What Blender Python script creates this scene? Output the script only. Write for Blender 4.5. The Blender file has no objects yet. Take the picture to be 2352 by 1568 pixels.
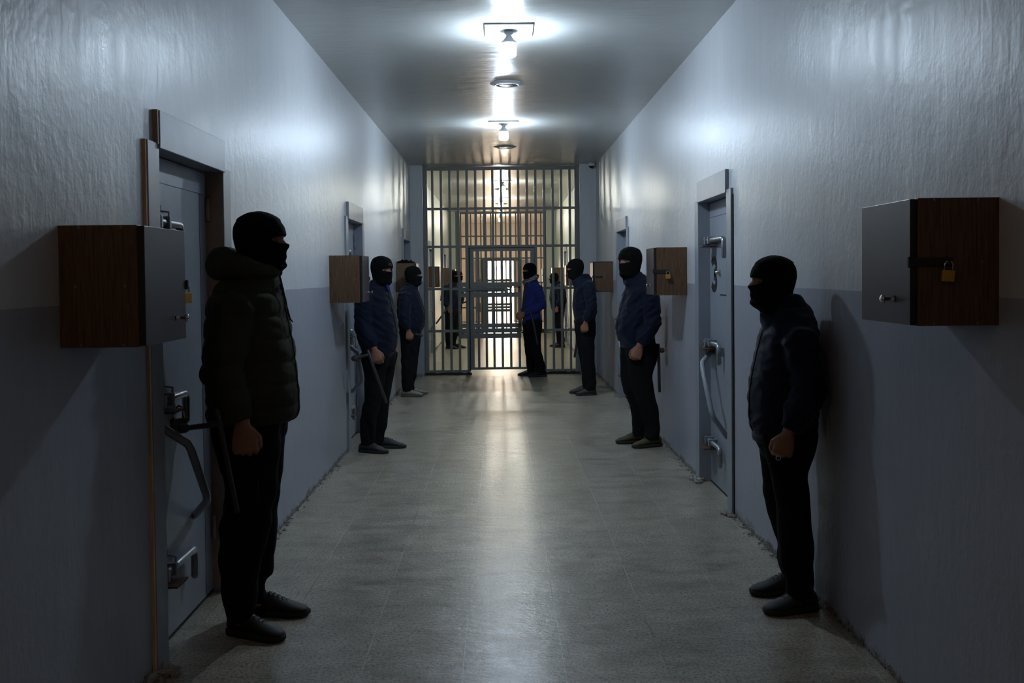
import bpy, bmesh, math, random
import numpy as np
from mathutils import Vector, Matrix, noise
PI = math.pi
random.seed(7)
C = bpy.context.scene.collection
XL, XR, ZC, CAMH = -1.35, 1.463, 3.196, 1.53     # left wall, right wall, ceiling, lens height
G1, G2, YB, YN = 15.4, 26.4, 32.5, -3.0          # barred partitions, far wall, wall behind the camera

# ------------------------------------------------------------------ helpers
def tag(o, label=None, cat=None, group=None, kind=None):
    if label: o['label'] = label
    if cat: o['category'] = cat
    if group: o['group'] = group
    if kind: o['kind'] = kind
    return o

def link(name, me, mat=None, parent=None, smooth=False):
    o = bpy.data.objects.new(name, me); C.objects.link(o)
    if mat is not None: me.materials.append(mat)
    if parent is not None: o.parent = parent
    if smooth: me.polygons.foreach_set('use_smooth', [True] * len(me.polygons))
    return o

def obj(name, bm, mat=None, parent=None, smooth=False, bevel=0, segs=2):
    me = bpy.data.meshes.new(name); bmesh.ops.recalc_face_normals(bm, faces=bm.faces); bm.to_mesh(me); bm.free()
    o = link(name, me, mat, parent, smooth)
    if bevel:
        m = o.modifiers.new('b', 'BEVEL'); m.width = bevel; m.segments = segs; m.limit_method = 'ANGLE'
        m.harden_normals = False
    return o

def empty(name, loc=(0, 0, 0), rz=0):
    o = bpy.data.objects.new(name, None); C.objects.link(o); o.location = loc; o.rotation_euler = (0, 0, rz)
    o.empty_display_size = .1
    return o

def box(bm, x0, x1, y0, y1, z0, z1):
    vs = [bm.verts.new((x, y, z)) for x in (x0, x1) for y in (y0, y1) for z in (z0, z1)]
    for f in ((0, 1, 3, 2), (4, 6, 7, 5), (0, 4, 5, 1), (2, 3, 7, 6), (0, 2, 6, 4), (1, 5, 7, 3)):
        bm.faces.new([vs[i] for i in f])

def B(*boxes):
    bm = bmesh.new()
    for b in boxes: box(bm, *b)
    return bm

def ring_loft(bm, rings, caps=True):
    vr = [[bm.verts.new(p) for p in r] for r in rings]
    n = len(vr[0])
    for a, b in zip(vr, vr[1:]):
        for i in range(n):
            j = (i + 1) % n
            bm.faces.new((a[i], a[j], b[j], b[i]))
    if caps:
        bm.faces.new(list(reversed(vr[0]))); bm.faces.new(vr[-1])

def tube(bm, pts, rad, n=10, rb=None, round_ends=False, side=None):
    """swept tube through pts; rad = one radius or one per point; rb = second half-axis"""
    P = [Vector(p) for p in pts]
    R = list(rad) if hasattr(rad, '__len__') else [rad] * len(P)
    RB = (list(rb) if hasattr(rb, '__len__') else [rb] * len(P)) if rb is not None else R
    T = []
    for i in range(len(P)):
        a = P[max(i - 1, 0)]; b = P[min(i + 1, len(P) - 1)]
        T.append((b - a).normalized())
    s = Vector(side) if side is not None else (Vector((0, 0, 1)) if abs(T[0].z) < .9 else Vector((1, 0, 0)))
    rings = []; prev = s
    for i, (p, t) in enumerate(zip(P, T)):
        u = (prev - t * prev.dot(t)).normalized(); v = t.cross(u); prev = u
        ex = []
        if round_ends and i == 0: ex = [(-.85, .5), (-.5, .85)]
        if round_ends and i == len(P) - 1: ex = [(.5, .85), (.85, .5)]
        seq = [(0, 1)]
        if ex: seq = ex + [(0, 1)] if i == 0 else [(0, 1)] + ex
        for o_, k in seq:
            c = p + t * (o_ * R[i])
            rings.append([c + u * (math.cos(2 * PI * q / n) * R[i] * k) + v * (math.sin(2 * PI * q / n) * RB[i] * k) for q in range(n)])
    ring_loft(bm, rings)

def lathe(bm, prof, c=(0, 0, 0), axis='z', n=20):
    """prof = (radius, height) pairs"""
    rings = []
    for r, h in prof:
        ring = []
        for q in range(n):
            a = 2 * PI * q / n; x, y = math.cos(a) * max(r, 1e-4), math.sin(a) * max(r, 1e-4)
            v = {'z': (x, y, h), 'x': (h, x, y), 'y': (y, h, x)}[axis]
            ring.append(Vector(v) + Vector(c))
        rings.append(ring)
    ring_loft(bm, rings)

def interp(tab, z):
    n = len(tab)
    if z <= tab[0][0]: return tab[0][1:]
    for i in range(n - 1):
        a, b = tab[i], tab[i + 1]
        if z <= b[0]:
            h = b[0] - a[0]; t = (z - a[0]) / h; p = tab[max(i - 1, 0)]; q = tab[min(i + 2, n - 1)]
            h0, h1 = 2 * t ** 3 - 3 * t * t + 1, -2 * t ** 3 + 3 * t * t
            g0, g1 = (t ** 3 - 2 * t * t + t) * h, (t ** 3 - t * t) * h
            return tuple(h0 * a[k] + h1 * b[k] + g0 * (b[k] - p[k]) / (b[0] - p[0]) + g1 * (q[k] - a[k]) / (q[0] - a[0]) for k in range(1, len(a)))
    return tab[-1][1:]

# ------------------------------------------------------------------ materials
class NT:
    def __init__(s, name):
        s.m = bpy.data.materials.new(name); s.m.use_nodes = True
        s.t = s.m.node_tree; s.p = s.t.nodes['Principled BSDF']
    def n(s, typ, **kw):
        nd = s.t.nodes.new(typ)
        for k, v in kw.items():
            if k in nd.inputs: nd.inputs[k].default_value = v
            else: setattr(nd, k, v)
        return nd
    def l(s, a, b): s.t.links.new(a, b)
    def coord(s, scale=(1, 1, 1)):
        tc = s.n('ShaderNodeTexCoord'); mp = s.n('ShaderNodeMapping'); mp.inputs['Scale'].default_value = scale
        s.l(tc.outputs['Object'], mp.inputs['Vector']); return mp.outputs[0]
    def noise(s, vec, scale, detail=4, rough=.55):
        nd = s.n('ShaderNodeTexNoise', Scale=scale, Detail=detail, Roughness=rough); s.l(vec, nd.inputs['Vector']); return nd.outputs['Fac']
    def ramp(s, fac, stops):
        nd = s.n('ShaderNodeValToRGB'); s.l(fac, nd.inputs[0]); e = nd.color_ramp.elements
        while len(e) < len(stops): e.new(.5)
        for el, (p, c) in zip(e, stops):
            el.position = p; el.color = (c, c, c, 1) if not hasattr(c, '__len__') else (*c, 1)
        return nd.outputs[0]
    def mix(s, fac, a, b, mode='MIX'):
        nd = s.n('ShaderNodeMix', data_type='RGBA', blend_type=mode)
        for v, i in ((fac, 0), (a, 6), (b, 7)):
            if hasattr(v, 'is_linked') or isinstance(v, bpy.types.NodeSocket): s.l(v, nd.inputs[i])
            else: nd.inputs[i].default_value = (*v, 1) if hasattr(v, '__len__') else v
        return nd.outputs[2]
    def math(s, op, a, b=0., c=None):
        nd = s.n('ShaderNodeMath', operation=op)
        for i, v in enumerate((a, b) if c is None else (a, b, c)):
            if isinstance(v, bpy.types.NodeSocket): s.l(v, nd.inputs[i])
            else: nd.inputs[i].default_value = v
        return nd.outputs[0]
    def bump(s, h, strength=.3, dist=.01, prev=None):
        nd = s.n('ShaderNodeBump', Strength=strength, Distance=dist); s.l(h, nd.inputs['Height'])
        if prev is not None: s.l(prev, nd.inputs['Normal'])
        return nd.outputs[0]
    def out(s, col=None, rough=None, nrm=None, spec=None):
        for k, v in (('Base Color', col), ('Roughness', rough), ('Normal', nrm), ('Specular IOR Level', spec)):
            if v is None: continue
            if isinstance(v, bpy.types.NodeSocket): s.l(v, s.p.inputs[k])
            else: s.p.inputs[k].default_value = (*v, 1) if hasattr(v, '__len__') else v
        return s.m

def simple(name, col, rough=.6, metal=0, var=.25, sc=30, bump=.15, bd=.002, spec=.5, stretch=(1, 1, 1)):
    a = NT(name); v = a.coord(stretch); f = a.noise(v, sc)
    c = a.mix(f, tuple(x * (1 - var) for x in col), tuple(min(1, x * (1 + var)) for x in col))
    a.p.inputs['Metallic'].default_value = metal
    return a.out(c, rough, a.bump(f, bump, bd) if bump else None, spec)

def wall_paint(name, upper, lower, band=1.45):
    a = NT(name)
    tc = a.n('ShaderNodeTexCoord'); sp = a.n('ShaderNodeSeparateXYZ'); a.l(tc.outputs['Object'], sp.inputs[0]); z = sp.outputs['Z']
    streak = a.noise(a.coord((7, 7, .7)), 2.2, 5, .6)
    fine = a.noise(a.coord((30, 30, 5)), 2.0, 4, .6)
    lump = a.noise(a.coord((1, 1, 1)), 2.3, 5, .6)
    grit = a.noise(a.coord((1, 1, 1)), 60, 3, .6)
    wob = a.math('MULTIPLY_ADD', lump, .012, z)
    line = a.math('GREATER_THAN', wob, band + .006)
    up = a.mix(a.ramp(streak, [(.3, 0), (.7, 1)]), tuple(x * .9 for x in upper), upper)
    lo = a.mix(a.ramp(streak, [(.3, 0), (.75, 1)]), tuple(x * .88 for x in lower), lower)
    col = a.mix(line, lo, up)
    # scuffs, then crumbling plaster and grime along the skirting
    scf = a.ramp(a.noise(a.coord((3, 3, 9)), 5, 5, .75), [(.66, 0), (.72, 1)])
    lowm = a.ramp(z, [(.0, 1), (.9, 0)])
    col = a.mix(a.math('MULTIPLY', a.math('MULTIPLY', scf, lowm), .35), col, (.10, .10, .10))
    edge = a.math('SUBTRACT', a.math('MULTIPLY', a.noise(a.coord((1, 1, 1)), 6, 5, .75), .14), z)
    em = a.ramp(edge, [(.02, 0), (.05, 1)])
    rub = a.ramp(a.noise(a.coord(), 55, 5, .7), [(.38, (.055, .05, .045)), (.52, (.22, .21, .19)), (.68, (.48, .46, .42))])
    col = a.mix(em, col, rub)
    rough = a.math('MULTIPLY_ADD', streak, .18, .29)
    rough = a.math('MAXIMUM', rough, a.math('MULTIPLY', em, .9))
    n = a.bump(streak, .22, .008)
    n = a.bump(fine, .15, .003, n)
    n = a.bump(lump, .3, .03, n); n = a.bump(a.noise(a.coord((1, 1, .8)), 24, 3, .6), .34, .005, n)
    n = a.bump(grit, .12, .0015, n)
    n = a.bump(a.math('MULTIPLY', em, a.noise(a.coord(), 40, 2, .7)), .8, .02, n)
    return a.out(col, rough, n, .5)

def ceiling_paint(name, colr):
    a = NT(name)
    lump = a.noise(a.coord((1.2, 9, 1)), 2.0, 5, .6); big = a.noise(a.coord(), 1.3, 4); grit = a.noise(a.coord(), 70, 3)
    col = a.mix(big, tuple(x * .86 for x in colr), colr)
    n = a.bump(lump, .3, .012); n = a.bump(big, .35, .05, n); n = a.bump(grit, .15, .0015, n)
    return a.out(col, a.math('MULTIPLY_ADD', big, .06, .285), n, .5)

def floor_tiles(name):
    a = NT(name)
    T = .3935
    tc = a.n('ShaderNodeTexCoord'); sp = a.n('ShaderNodeSeparateXYZ'); a.l(tc.outputs['Object'], sp.inputs[0])
    def cell(s, off, w):   # line mask and cell index of a row of tiles
        u = a.math('DIVIDE', a.math('ADD', s, -off + T * 200), T)
        fr = a.math('FRACT', u)
        d = a.math('MINIMUM', fr, a.math('SUBTRACT', 1., fr))
        return a.math('LESS_THAN', d, w), a.math('FLOOR', u)
    wob = a.math('MULTIPLY_ADD', a.noise(a.coord(), 3, 2), .006, sp.outputs['X'])
    lx, ix = cell(wob, -.157, .0055); ly, iy = cell(a.math('MULTIPLY_ADD', a.noise(a.coord(), 2.6, 2), .006, sp.outputs['Y']), 3.948, .0045)
    cx = a.n('ShaderNodeCombineXYZ'); a.l(ix, cx.inputs[0]); a.l(iy, cx.inputs[1])
    wn = a.n('ShaderNodeTexWhiteNoise'); a.l(cx.outputs[0], wn.inputs['Vector'])
    speck = a.ramp(a.noise(a.coord(), 75, 4, .8), [(.38, (.10, .09, .07)), (.47, (.44, .395, .325)), (.64, (.66, .61, .53))])
    smear = a.noise(a.coord((1.5, 2.6, 1)), 3.2, 5, .72)
    col = a.mix(a.ramp(smear, [(.34, 0), (.62, 1)]), (.62, .59, .52), (1., 1., .97), 'MIX')
    col = a.mix(1., speck, col, 'MULTIPLY')
    col = a.mix(1., col, a.mix(wn.outputs['Value'], (.86, .86, .86), (1.05, 1.04, 1.02)), 'MULTIPLY')
    blot = a.ramp(a.noise(a.coord((1, 1.5, 1)), 3.7, 3, .5), [(.765, 0), (.79, 1)])
    col = a.mix(a.math('MULTIPLY', blot, .7), col, (.06, .04, .03))
    stain = a.ramp(a.noise(a.coord((1, 1.3, 1)), 2.1, 4, .6), [(.56, 0), (.78, 1)])
    col = a.mix(a.math('MULTIPLY', stain, .45), col, (.07, .05, .035))
    shape = a.noise(a.coord(), 1.7, 3)
    gm = a.math('MAXIMUM', a.math('MULTIPLY', lx, a.ramp(shape, [(.38, .12), (.56, .75)])), a.math('MULTIPLY', ly, a.ramp(a.noise(a.coord(), 1.25, 3), [(.46, .10), (.62, .6)])))
    gc = a.mix(a.ramp(a.noise(a.coord(), .9, 3), [(.42, 0), (.5, 1)]), (.08, .075, .065), (.66, .65, .6))
    col = a.mix(gm, col, gc)
    n = a.bump(smear, .35, .010); n = a.bump(a.noise(a.coord((1, 1.8, 1)), 9, 4, .65), .55, .005, n)
    n = a.bump(a.math('SUBTRACT', 1., gm), .25, .002, n)
    rough = a.math('MAXIMUM', a.math('MULTIPLY_ADD', smear, .36, .13), .288)
    return a.out(col, rough, n, .75)

def wood(name, c0, c1, rough=.45):
    a = NT(name)
    g = a.noise(a.coord((60, 60, 3)), 2.4, 6, .7); w = a.noise(a.coord((5, 5, 1)), 2, 3)
    c = a.mix(a.ramp(g, [(.34, 0), (.62, 1)]), c0, c1); c = a.mix(a.math('MULTIPLY', w, .35), c, c0)
    return a.out(c, rough, a.bump(g, .12, .001), .4)

def cloth(name, col, rough=.9, sc=260, sheen=.0):
    a = NT(name); v = a.coord(); f = a.noise(v, sc, 2); g = a.noise(v, 9, 4)
    c = a.mix(g, tuple(x * .75 for x in col), tuple(x * 1.25 for x in col))
    a.p.inputs['Sheen Weight'].default_value = sheen
    return a.out(c, rough, a.bump(f, .25, .0012), .16)

def emis(name, col, st):
    a = NT(name); tc = a.n('ShaderNodeTexCoord'); sp = a.n('ShaderNodeSeparateXYZ'); a.l(tc.outputs['Object'], sp.inputs[0])
    mr = a.n('ShaderNodeMapRange'); a.l(sp.outputs['Z'], mr.inputs[0])
    for i_, v_ in ((1, -.092), (2, -.18), (3, st * .18), (4, st * 1.15)): mr.inputs[i_].default_value = v_
    a.l(mr.outputs[0], a.p.inputs['Emission Strength']); a.p.inputs['Base Color'].default_value = (.9, .9, .9, 1)
    a.p.inputs['Emission Color'].default_value = (*col, 1); a.p.inputs['Emission Strength'].default_value = st
    return a.m

M = dict(
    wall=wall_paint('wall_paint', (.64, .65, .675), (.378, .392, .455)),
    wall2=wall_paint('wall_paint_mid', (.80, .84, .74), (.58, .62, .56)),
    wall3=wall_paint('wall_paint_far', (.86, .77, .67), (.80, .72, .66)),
    ceil=ceiling_paint('ceiling_paint', (.55, .56, .54)),
    floor=floor_tiles('floor_tile'),
    steel=simple('painted_steel', (.28, .305, .35), .38, .0, .12, 9, .12, .003),
    steel_lo=simple('painted_steel_low', (.25, .265, .32), .38, .0, .14, 9, .12, .003),
    gate=simple('grey_gate_paint', (.19, .195, .185), .42, 0, .12, 14, .1, .001),
    bolt=simple('worn_bolt_steel', (.34, .36, .38), .33, .75, .3, 40, .1, .001),
    rust=simple('rusty_steel', (.12, .06, .04), .6, .4, .5, 50, .4, .002),
    chrome=simple('bright_steel', (.6, .6, .6), .2, 1, .05, 50, 0),
    brass=simple('brass', (.62, .34, .05), .38, .55, .1, 50, .05),
    grimy=simple('tarnished_brass', (.2, .14, .07), .5, .6, .4, 50, .1),
    filler=simple('raw_plaster_edge', (.62, .43, .27), .85, 0, .5, 22, .8, .006, stretch=(1, 1, .35)),
    brown=simple('brown_primer', (.32, .235, .185), .5, 0, .25, 12, .1),
    dark=simple('black_rubber', (.012, .012, .013), .55, 0, .2, 60, .1),
    seal=simple('black_edge', (.008, .008, .009), .6, 0, .1, 60, 0),
    wood=wood('dark_wood_laminate', (.045, .023, .012), (.175, .095, .048)),
    lam=simple('cabinet_door_laminate', (.072, .055, .06), .3, 0, .15, 5, .05, .002),
    grime=simple('black_grime', (.02, .018, .016), .8, 0, .5, 40, .9, .01),
    rubble=simple('crumbled_plaster', (.30, .28, .25), .95, 0, .5, 60, .8, .01),
    paint_black=simple('stencil_paint', (.010, .012, .016), .65, 0, .2, 60, .05),
    white=simple('white_plastic', (.75, .76, .76), .35, 0, .03, 60, 0),
    plate=simple('fixture_plate', (.62, .67, .70), .4, 0, .1, 20, .05),
    lens=simple('lamp_lens', (.30, .33, .22), .15, 0, .1, 20, 0),
    skin=simple('skin', (.30, .13, .078), .5, 0, .2, 60, .3, .0008),
    eye=simple('eye_white', (.15, .13, .12), .25, 0, .05, 50, 0),
    iris=simple('dark_iris', (.02, .012, .008), .2, 0, .1, 50, 0),
    knit=cloth('black_knit', (.0035, .0035, .0038), .95, 420),
    navy=cloth('navy_cloth', (.0035, .0070, .0215), .7, 300, .08),
    navy2=cloth('dark_navy_cloth', (.0035, .0075, .024), .7, 300, .08),
    blue=cloth('bright_blue_cloth', (.018, .027, .155), .75, 300, .1),
    shirt=cloth('blue_shirt', (.03, .06, .42), .8, 300),
    olive=cloth('olive_puffer_shell', (.036, .038, .022), .85, 200, .0),
    trouser=cloth('dark_trouser', (.0065, .0075, .009), .9, 300),
    jog=cloth('black_trouser', (.004, .004, .005), .9, 300),
    stripe=cloth('trouser_piping', (.02, .028, .05), .8, 300),
    shoe_k=simple('black_shoe', (.010, .0105, .011), .6, 0, .3, 80, .4, .001),
    shoe_g=simple('grey_shoe', (.03, .033, .036), .7, 0, .3, 80, .4, .001),
    shoe_w=simple('pale_sneaker', (.28, .27, .21), .6, 0, .2, 60, .2, .001),
    shoe_b=simple('brown_canvas_shoe', (.075, .058, .022), .8, 0, .3, 80, .4, .001),
    shoe_o=simple('worn_grey_brown_shoe', (.06, .052, .046), .7, 0, .3, 80, .4, .001),
    sole=simple('shoe_sole', (.02, .019, .018), .8, 0, .3, 60, .2),
    lace=simple('shoe_lace', (.10, .085, .05), .8, 0, .2, 60, .1),
    club=simple('worn_black_polymer', (.03, .027, .024), .5, 0, .2, 60, .1),
    badge=simple('grey_badge', (.14, .14, .135), .5, 0, .1, 60, 0),
    tape=simple('yellowish_tape', (.35, .30, .15), .6, 0, .3, 40, .2),
    ring=simple('silver_ring', (.7, .7, .7), .2, 1, .05, 50, 0),
)
def bulb_mat(name, col, st): return emis(name, col, st)
M['bulb'] = bulb_mat('lit_bulb_cool', (.67, .83, 1.), 320)
M['bulb2'] = bulb_mat('lit_bulb_neutral', (.97, 1., .88), 280)
M['bulb3'] = bulb_mat('lit_bulb_warm', (1., .93, .78), 420)
M['bulb4'] = bulb_mat('lit_bulb_orange', (1., .64, .38), 46)
a = NT('checked_scarf'); ck = a.n('ShaderNodeTexChecker', Scale=85.); a.l(a.coord(), ck.inputs['Vector'])
ck.inputs['Color1'].default_value = (.02, .02, .025, 1); ck.inputs['Color2'].default_value = (.36, .37, .38, 1)
M['scarf'] = a.out(ck.outputs[0], .9)

# ------------------------------------------------------------------ setting
LD = [3.96, 8.86, 13.92, 18.95, 23.9]       # near edges of the cell-door openings, left wall
RD = [6.39, 11.46, 16.6, 21.75]             # the same, right wall
DW, DH = .92, 2.055
def wall_mesh(side, y0, y1, doors):
    bm = bmesh.new(); x0, x1 = (XL - .25, XL) if side < 0 else (XR, XR + .25)
    y = y0
    for d in [d for d in doors if y0 < d < y1]:
        box(bm, x0, x1, y, d, 0, ZC); box(bm, x0, x1, d, d + DW, DH, ZC); box(bm, *((x0 - .02, x0 + .03) if side < 0 else (x1 - .03, x1 + .02)), d - .02, d + DW + .02, 0, DH + .02); y = d + DW
    box(bm, x0, x1, y, y1, 0, ZC)
    return bm
def struct(name, bm, mat, label, **kw): return tag(obj(name, bm, mat, **kw), label, 'wall' if 'wall' in name else name.split('_')[0], kind='structure')
struct('floor', B((XL - .3, XR + .3, YN - .2, YB + .2, -.1, 0)), M['floor'], 'worn speckled grey tile floor running down the corridor')
struct('floor.001', B((-4, 4, YB + .2, YB + 9, -.12, -.02)), simple('yard_concrete', (.6, .52, .42), .9), 'pale ground outside beyond the far open doorway')
struct('ceiling', B((XL - .3, XR + .3, YN - .2, YB + .2, ZC, ZC + .1)), M['ceil'], 'glossy grey painted ceiling with bare bulbs')
struct('wall_left', wall_mesh(-1, YN, G1 - .2, LD), M['wall'], 'left wall of the near corridor, pale above and blue grey below')
struct('wall_right', wall_mesh(1, YN, G1 - .2, RD), M['wall'], 'right wall of the near corridor, pale above and blue grey below')
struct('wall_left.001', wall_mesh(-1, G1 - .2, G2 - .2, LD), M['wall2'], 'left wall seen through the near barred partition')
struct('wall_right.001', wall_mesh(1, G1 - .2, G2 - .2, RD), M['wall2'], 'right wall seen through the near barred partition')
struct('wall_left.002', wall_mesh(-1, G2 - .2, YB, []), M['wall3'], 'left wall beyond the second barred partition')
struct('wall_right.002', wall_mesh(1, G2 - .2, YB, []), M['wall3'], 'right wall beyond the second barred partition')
struct('wall_back', B((XL, XR, YN - .2, YN, 0, ZC)), M['wall'], 'wall behind the camera closing the corridor')
DX0, DX1, DT = -.46, .455, 1.99
struct('wall_far', B((XL, DX0, YB, YB + .2, 0, ZC), (DX1, XR, YB, YB + .2, 0, ZC), (DX0, DX1, YB, YB + .2, DT, ZC)), M['wall3'], 'peach far wall around the bright open doorway')
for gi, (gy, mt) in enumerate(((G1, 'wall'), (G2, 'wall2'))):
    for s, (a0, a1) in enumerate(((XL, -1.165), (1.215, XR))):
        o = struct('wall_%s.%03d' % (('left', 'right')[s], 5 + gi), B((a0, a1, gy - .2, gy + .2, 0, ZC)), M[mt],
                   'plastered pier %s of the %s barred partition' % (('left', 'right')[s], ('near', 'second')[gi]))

# grime and broken plaster lying along the wall feet
def chunks(name, pts, label, mat='rubble', r=(.003, .011)):
    bm = bmesh.new()
    for (x, y) in pts:
        k = random.uniform(*r)
        m = Matrix.Translation((x, y, k * .35)) @ Matrix.Diagonal((random.uniform(.7, 1.4), random.uniform(.7, 1.6), random.uniform(.4, .8), 1))
        g = bmesh.ops.create_icosphere(bm, subdivisions=1, radius=k, matrix=m)
        for v in g['verts']: v.co += Vector([random.uniform(-.2, .2) * k for _ in range(3)])
    return tag(obj(name, bm, M[mat]), label, 'rubble', kind='stuff')
def foot_line(x, y0, y1, n, sgn, skip):
    out = []
    while len(out) < n:
        y = random.uniform(y0, y1)
        if any(d - .1 < y < d + DW + .1 for d in skip): continue
        out.append((x + sgn * abs(random.gauss(0, .018)) + sgn * .004, y))
    return out
chunks('plaster_crumbs', foot_line(XR, 4.2, 15, 200, -1, RD), 'crumbs of broken plaster along the foot of the right wall')
chunks('plaster_crumbs', foot_line(XL, 2.7, 15, 200, 1, LD), 'crumbs of broken plaster along the foot of the left wall')

# ------------------------------------------------------------------ ceiling lamps
def bulb_fixture(y, x, mat, label, plate=True):
    r = empty('bulb_light', (x, y, ZC)); tag(r, label, 'lamp', 'bare bulbs along the ceiling')
    if plate:
        obj('mounting_plate', B((-.163, .163, -.175, .175, -.012, 0)), M['plate'], r, bevel=.002)
    bm = bmesh.new(); lathe(bm, [(.001, -.012), (.03, -.012), (.03, -.03), (.019, -.036), (.02, -.05), (.034, -.07), (.0525, -.088), (.0525, -.096), (.047, -.0965)], n=28)
    obj('bulb_neck', bm, M['white'], r, True)
    bm = bmesh.new(); lathe(bm, [(.047, -.0966), (.0505, -.104), (.051, -.16), (.047, -.178), (.036, -.187), (.018, -.191), (.001, -.192)], n=28)
    obj('bulb_dome', bm, M[mat], r, True)
for y, x, mt, lb in ((6.85, .076, 'bulb', 'lit bulb on a square plate, nearest on the ceiling'),
                     (11.05, .055, 'bulb', 'lit bulb on a square plate between the two round ceiling rings'),
                     (17.9, .06, 'bulb2', 'lit bulb just beyond the near barred partition'),
                     (21.8, .03, 'bulb2', 'lit bulb midway between the two barred partitions'),
                     (27.7, .02, 'bulb3', 'small lit bulb beyond the second barred partition')):
    bulb_fixture(y, x, mt, lb)
bulb_fixture(.3, -.8, 'bulb4', 'warm bulb on the ceiling behind the camera')
def ring_lamp(y, x, label):
    r = empty('recessed_light', (x, y, ZC)); tag(r, label, 'ceiling light', 'unlit round ceiling lights')
    bm = bmesh.new(); lathe(bm, [(.150, 0), (.145, -.003), (.115, -.004), (.112, -.012), (.108, -.017), (.096, -.017), (.092, -.012), (.09, -.001)], n=36)
    obj('trim_ring', bm, M['white' if y < 10 else 'gate'], r, True)
    bm = bmesh.new(); lathe(bm, [(.001, -.004), (.07, -.004), (.088, -.012), (.07, -.014), (.03, -.016), (.001, -.016)], n=30)
    obj('lens', bm, M['lens'], r, True)
ring_lamp(8.78, .079, 'unlit round ceiling ring between the two nearest bulbs')
ring_lamp(13.08, .081, 'unlit round ceiling ring just before the near bars')
ring_lamp(19.5, .05, 'unlit round ceiling ring beyond the near bars, close behind a bulb')
ring_lamp(23.5, .05, 'unlit round ceiling ring before the second bars')

# ------------------------------------------------------------------ cell doors
def numeral(bm, ch, w, h, st, x, y, z, S):
    """stencilled figure as a thin flat stroke standing in the y-z plane"""
    def arc(cy, cz, ry, rz, a0, a1, n=14): return [(cy + ry * math.cos(math.radians(a0 + (a1 - a0) * q / n)), cz + rz * math.sin(math.radians(a0 + (a1 - a0) * q / n))) for q in range(n + 1)]
    hw = w / 2 - st / 2; u = h / 4
    if ch == '3': P = [arc(0, u * 3 - st * .15, hw, u - st * .35, 160, -90), arc(0, u * 1 + st * .15, hw, u - st * .35, 90, -160)]
    else: P = [[(hw, h - st / 2), (-hw, h - st / 2), (-hw * .9, h * .52)], arc(0, u * 1.15, hw, u * 1.1 - st * .3, 125, -155)]
    for p in P:
        prev = None
        for i in range(len(p)):
            a_ = p[max(i - 1, 0)]; b_ = p[min(i + 1, len(p) - 1)]; t = Vector((b_[0] - a_[0], b_[1] - a_[1])).normalized(); nn = Vector((-t.y, t.x)) * st / 2
            q = [bm.verts.new((x + dx, y + S * (p[i][0] + sg * nn.x), z + p[i][1] + sg * nn.y)) for dx in (-.0006, .0006) for sg in (-1, 1)]
            if prev:
                for c in ((0, 1), (1, 3), (3, 2), (2, 0)): bm.faces.new((prev[c[0]], prev[c[1]], q[c[1]], q[c[0]]))
            prev = q
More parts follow.
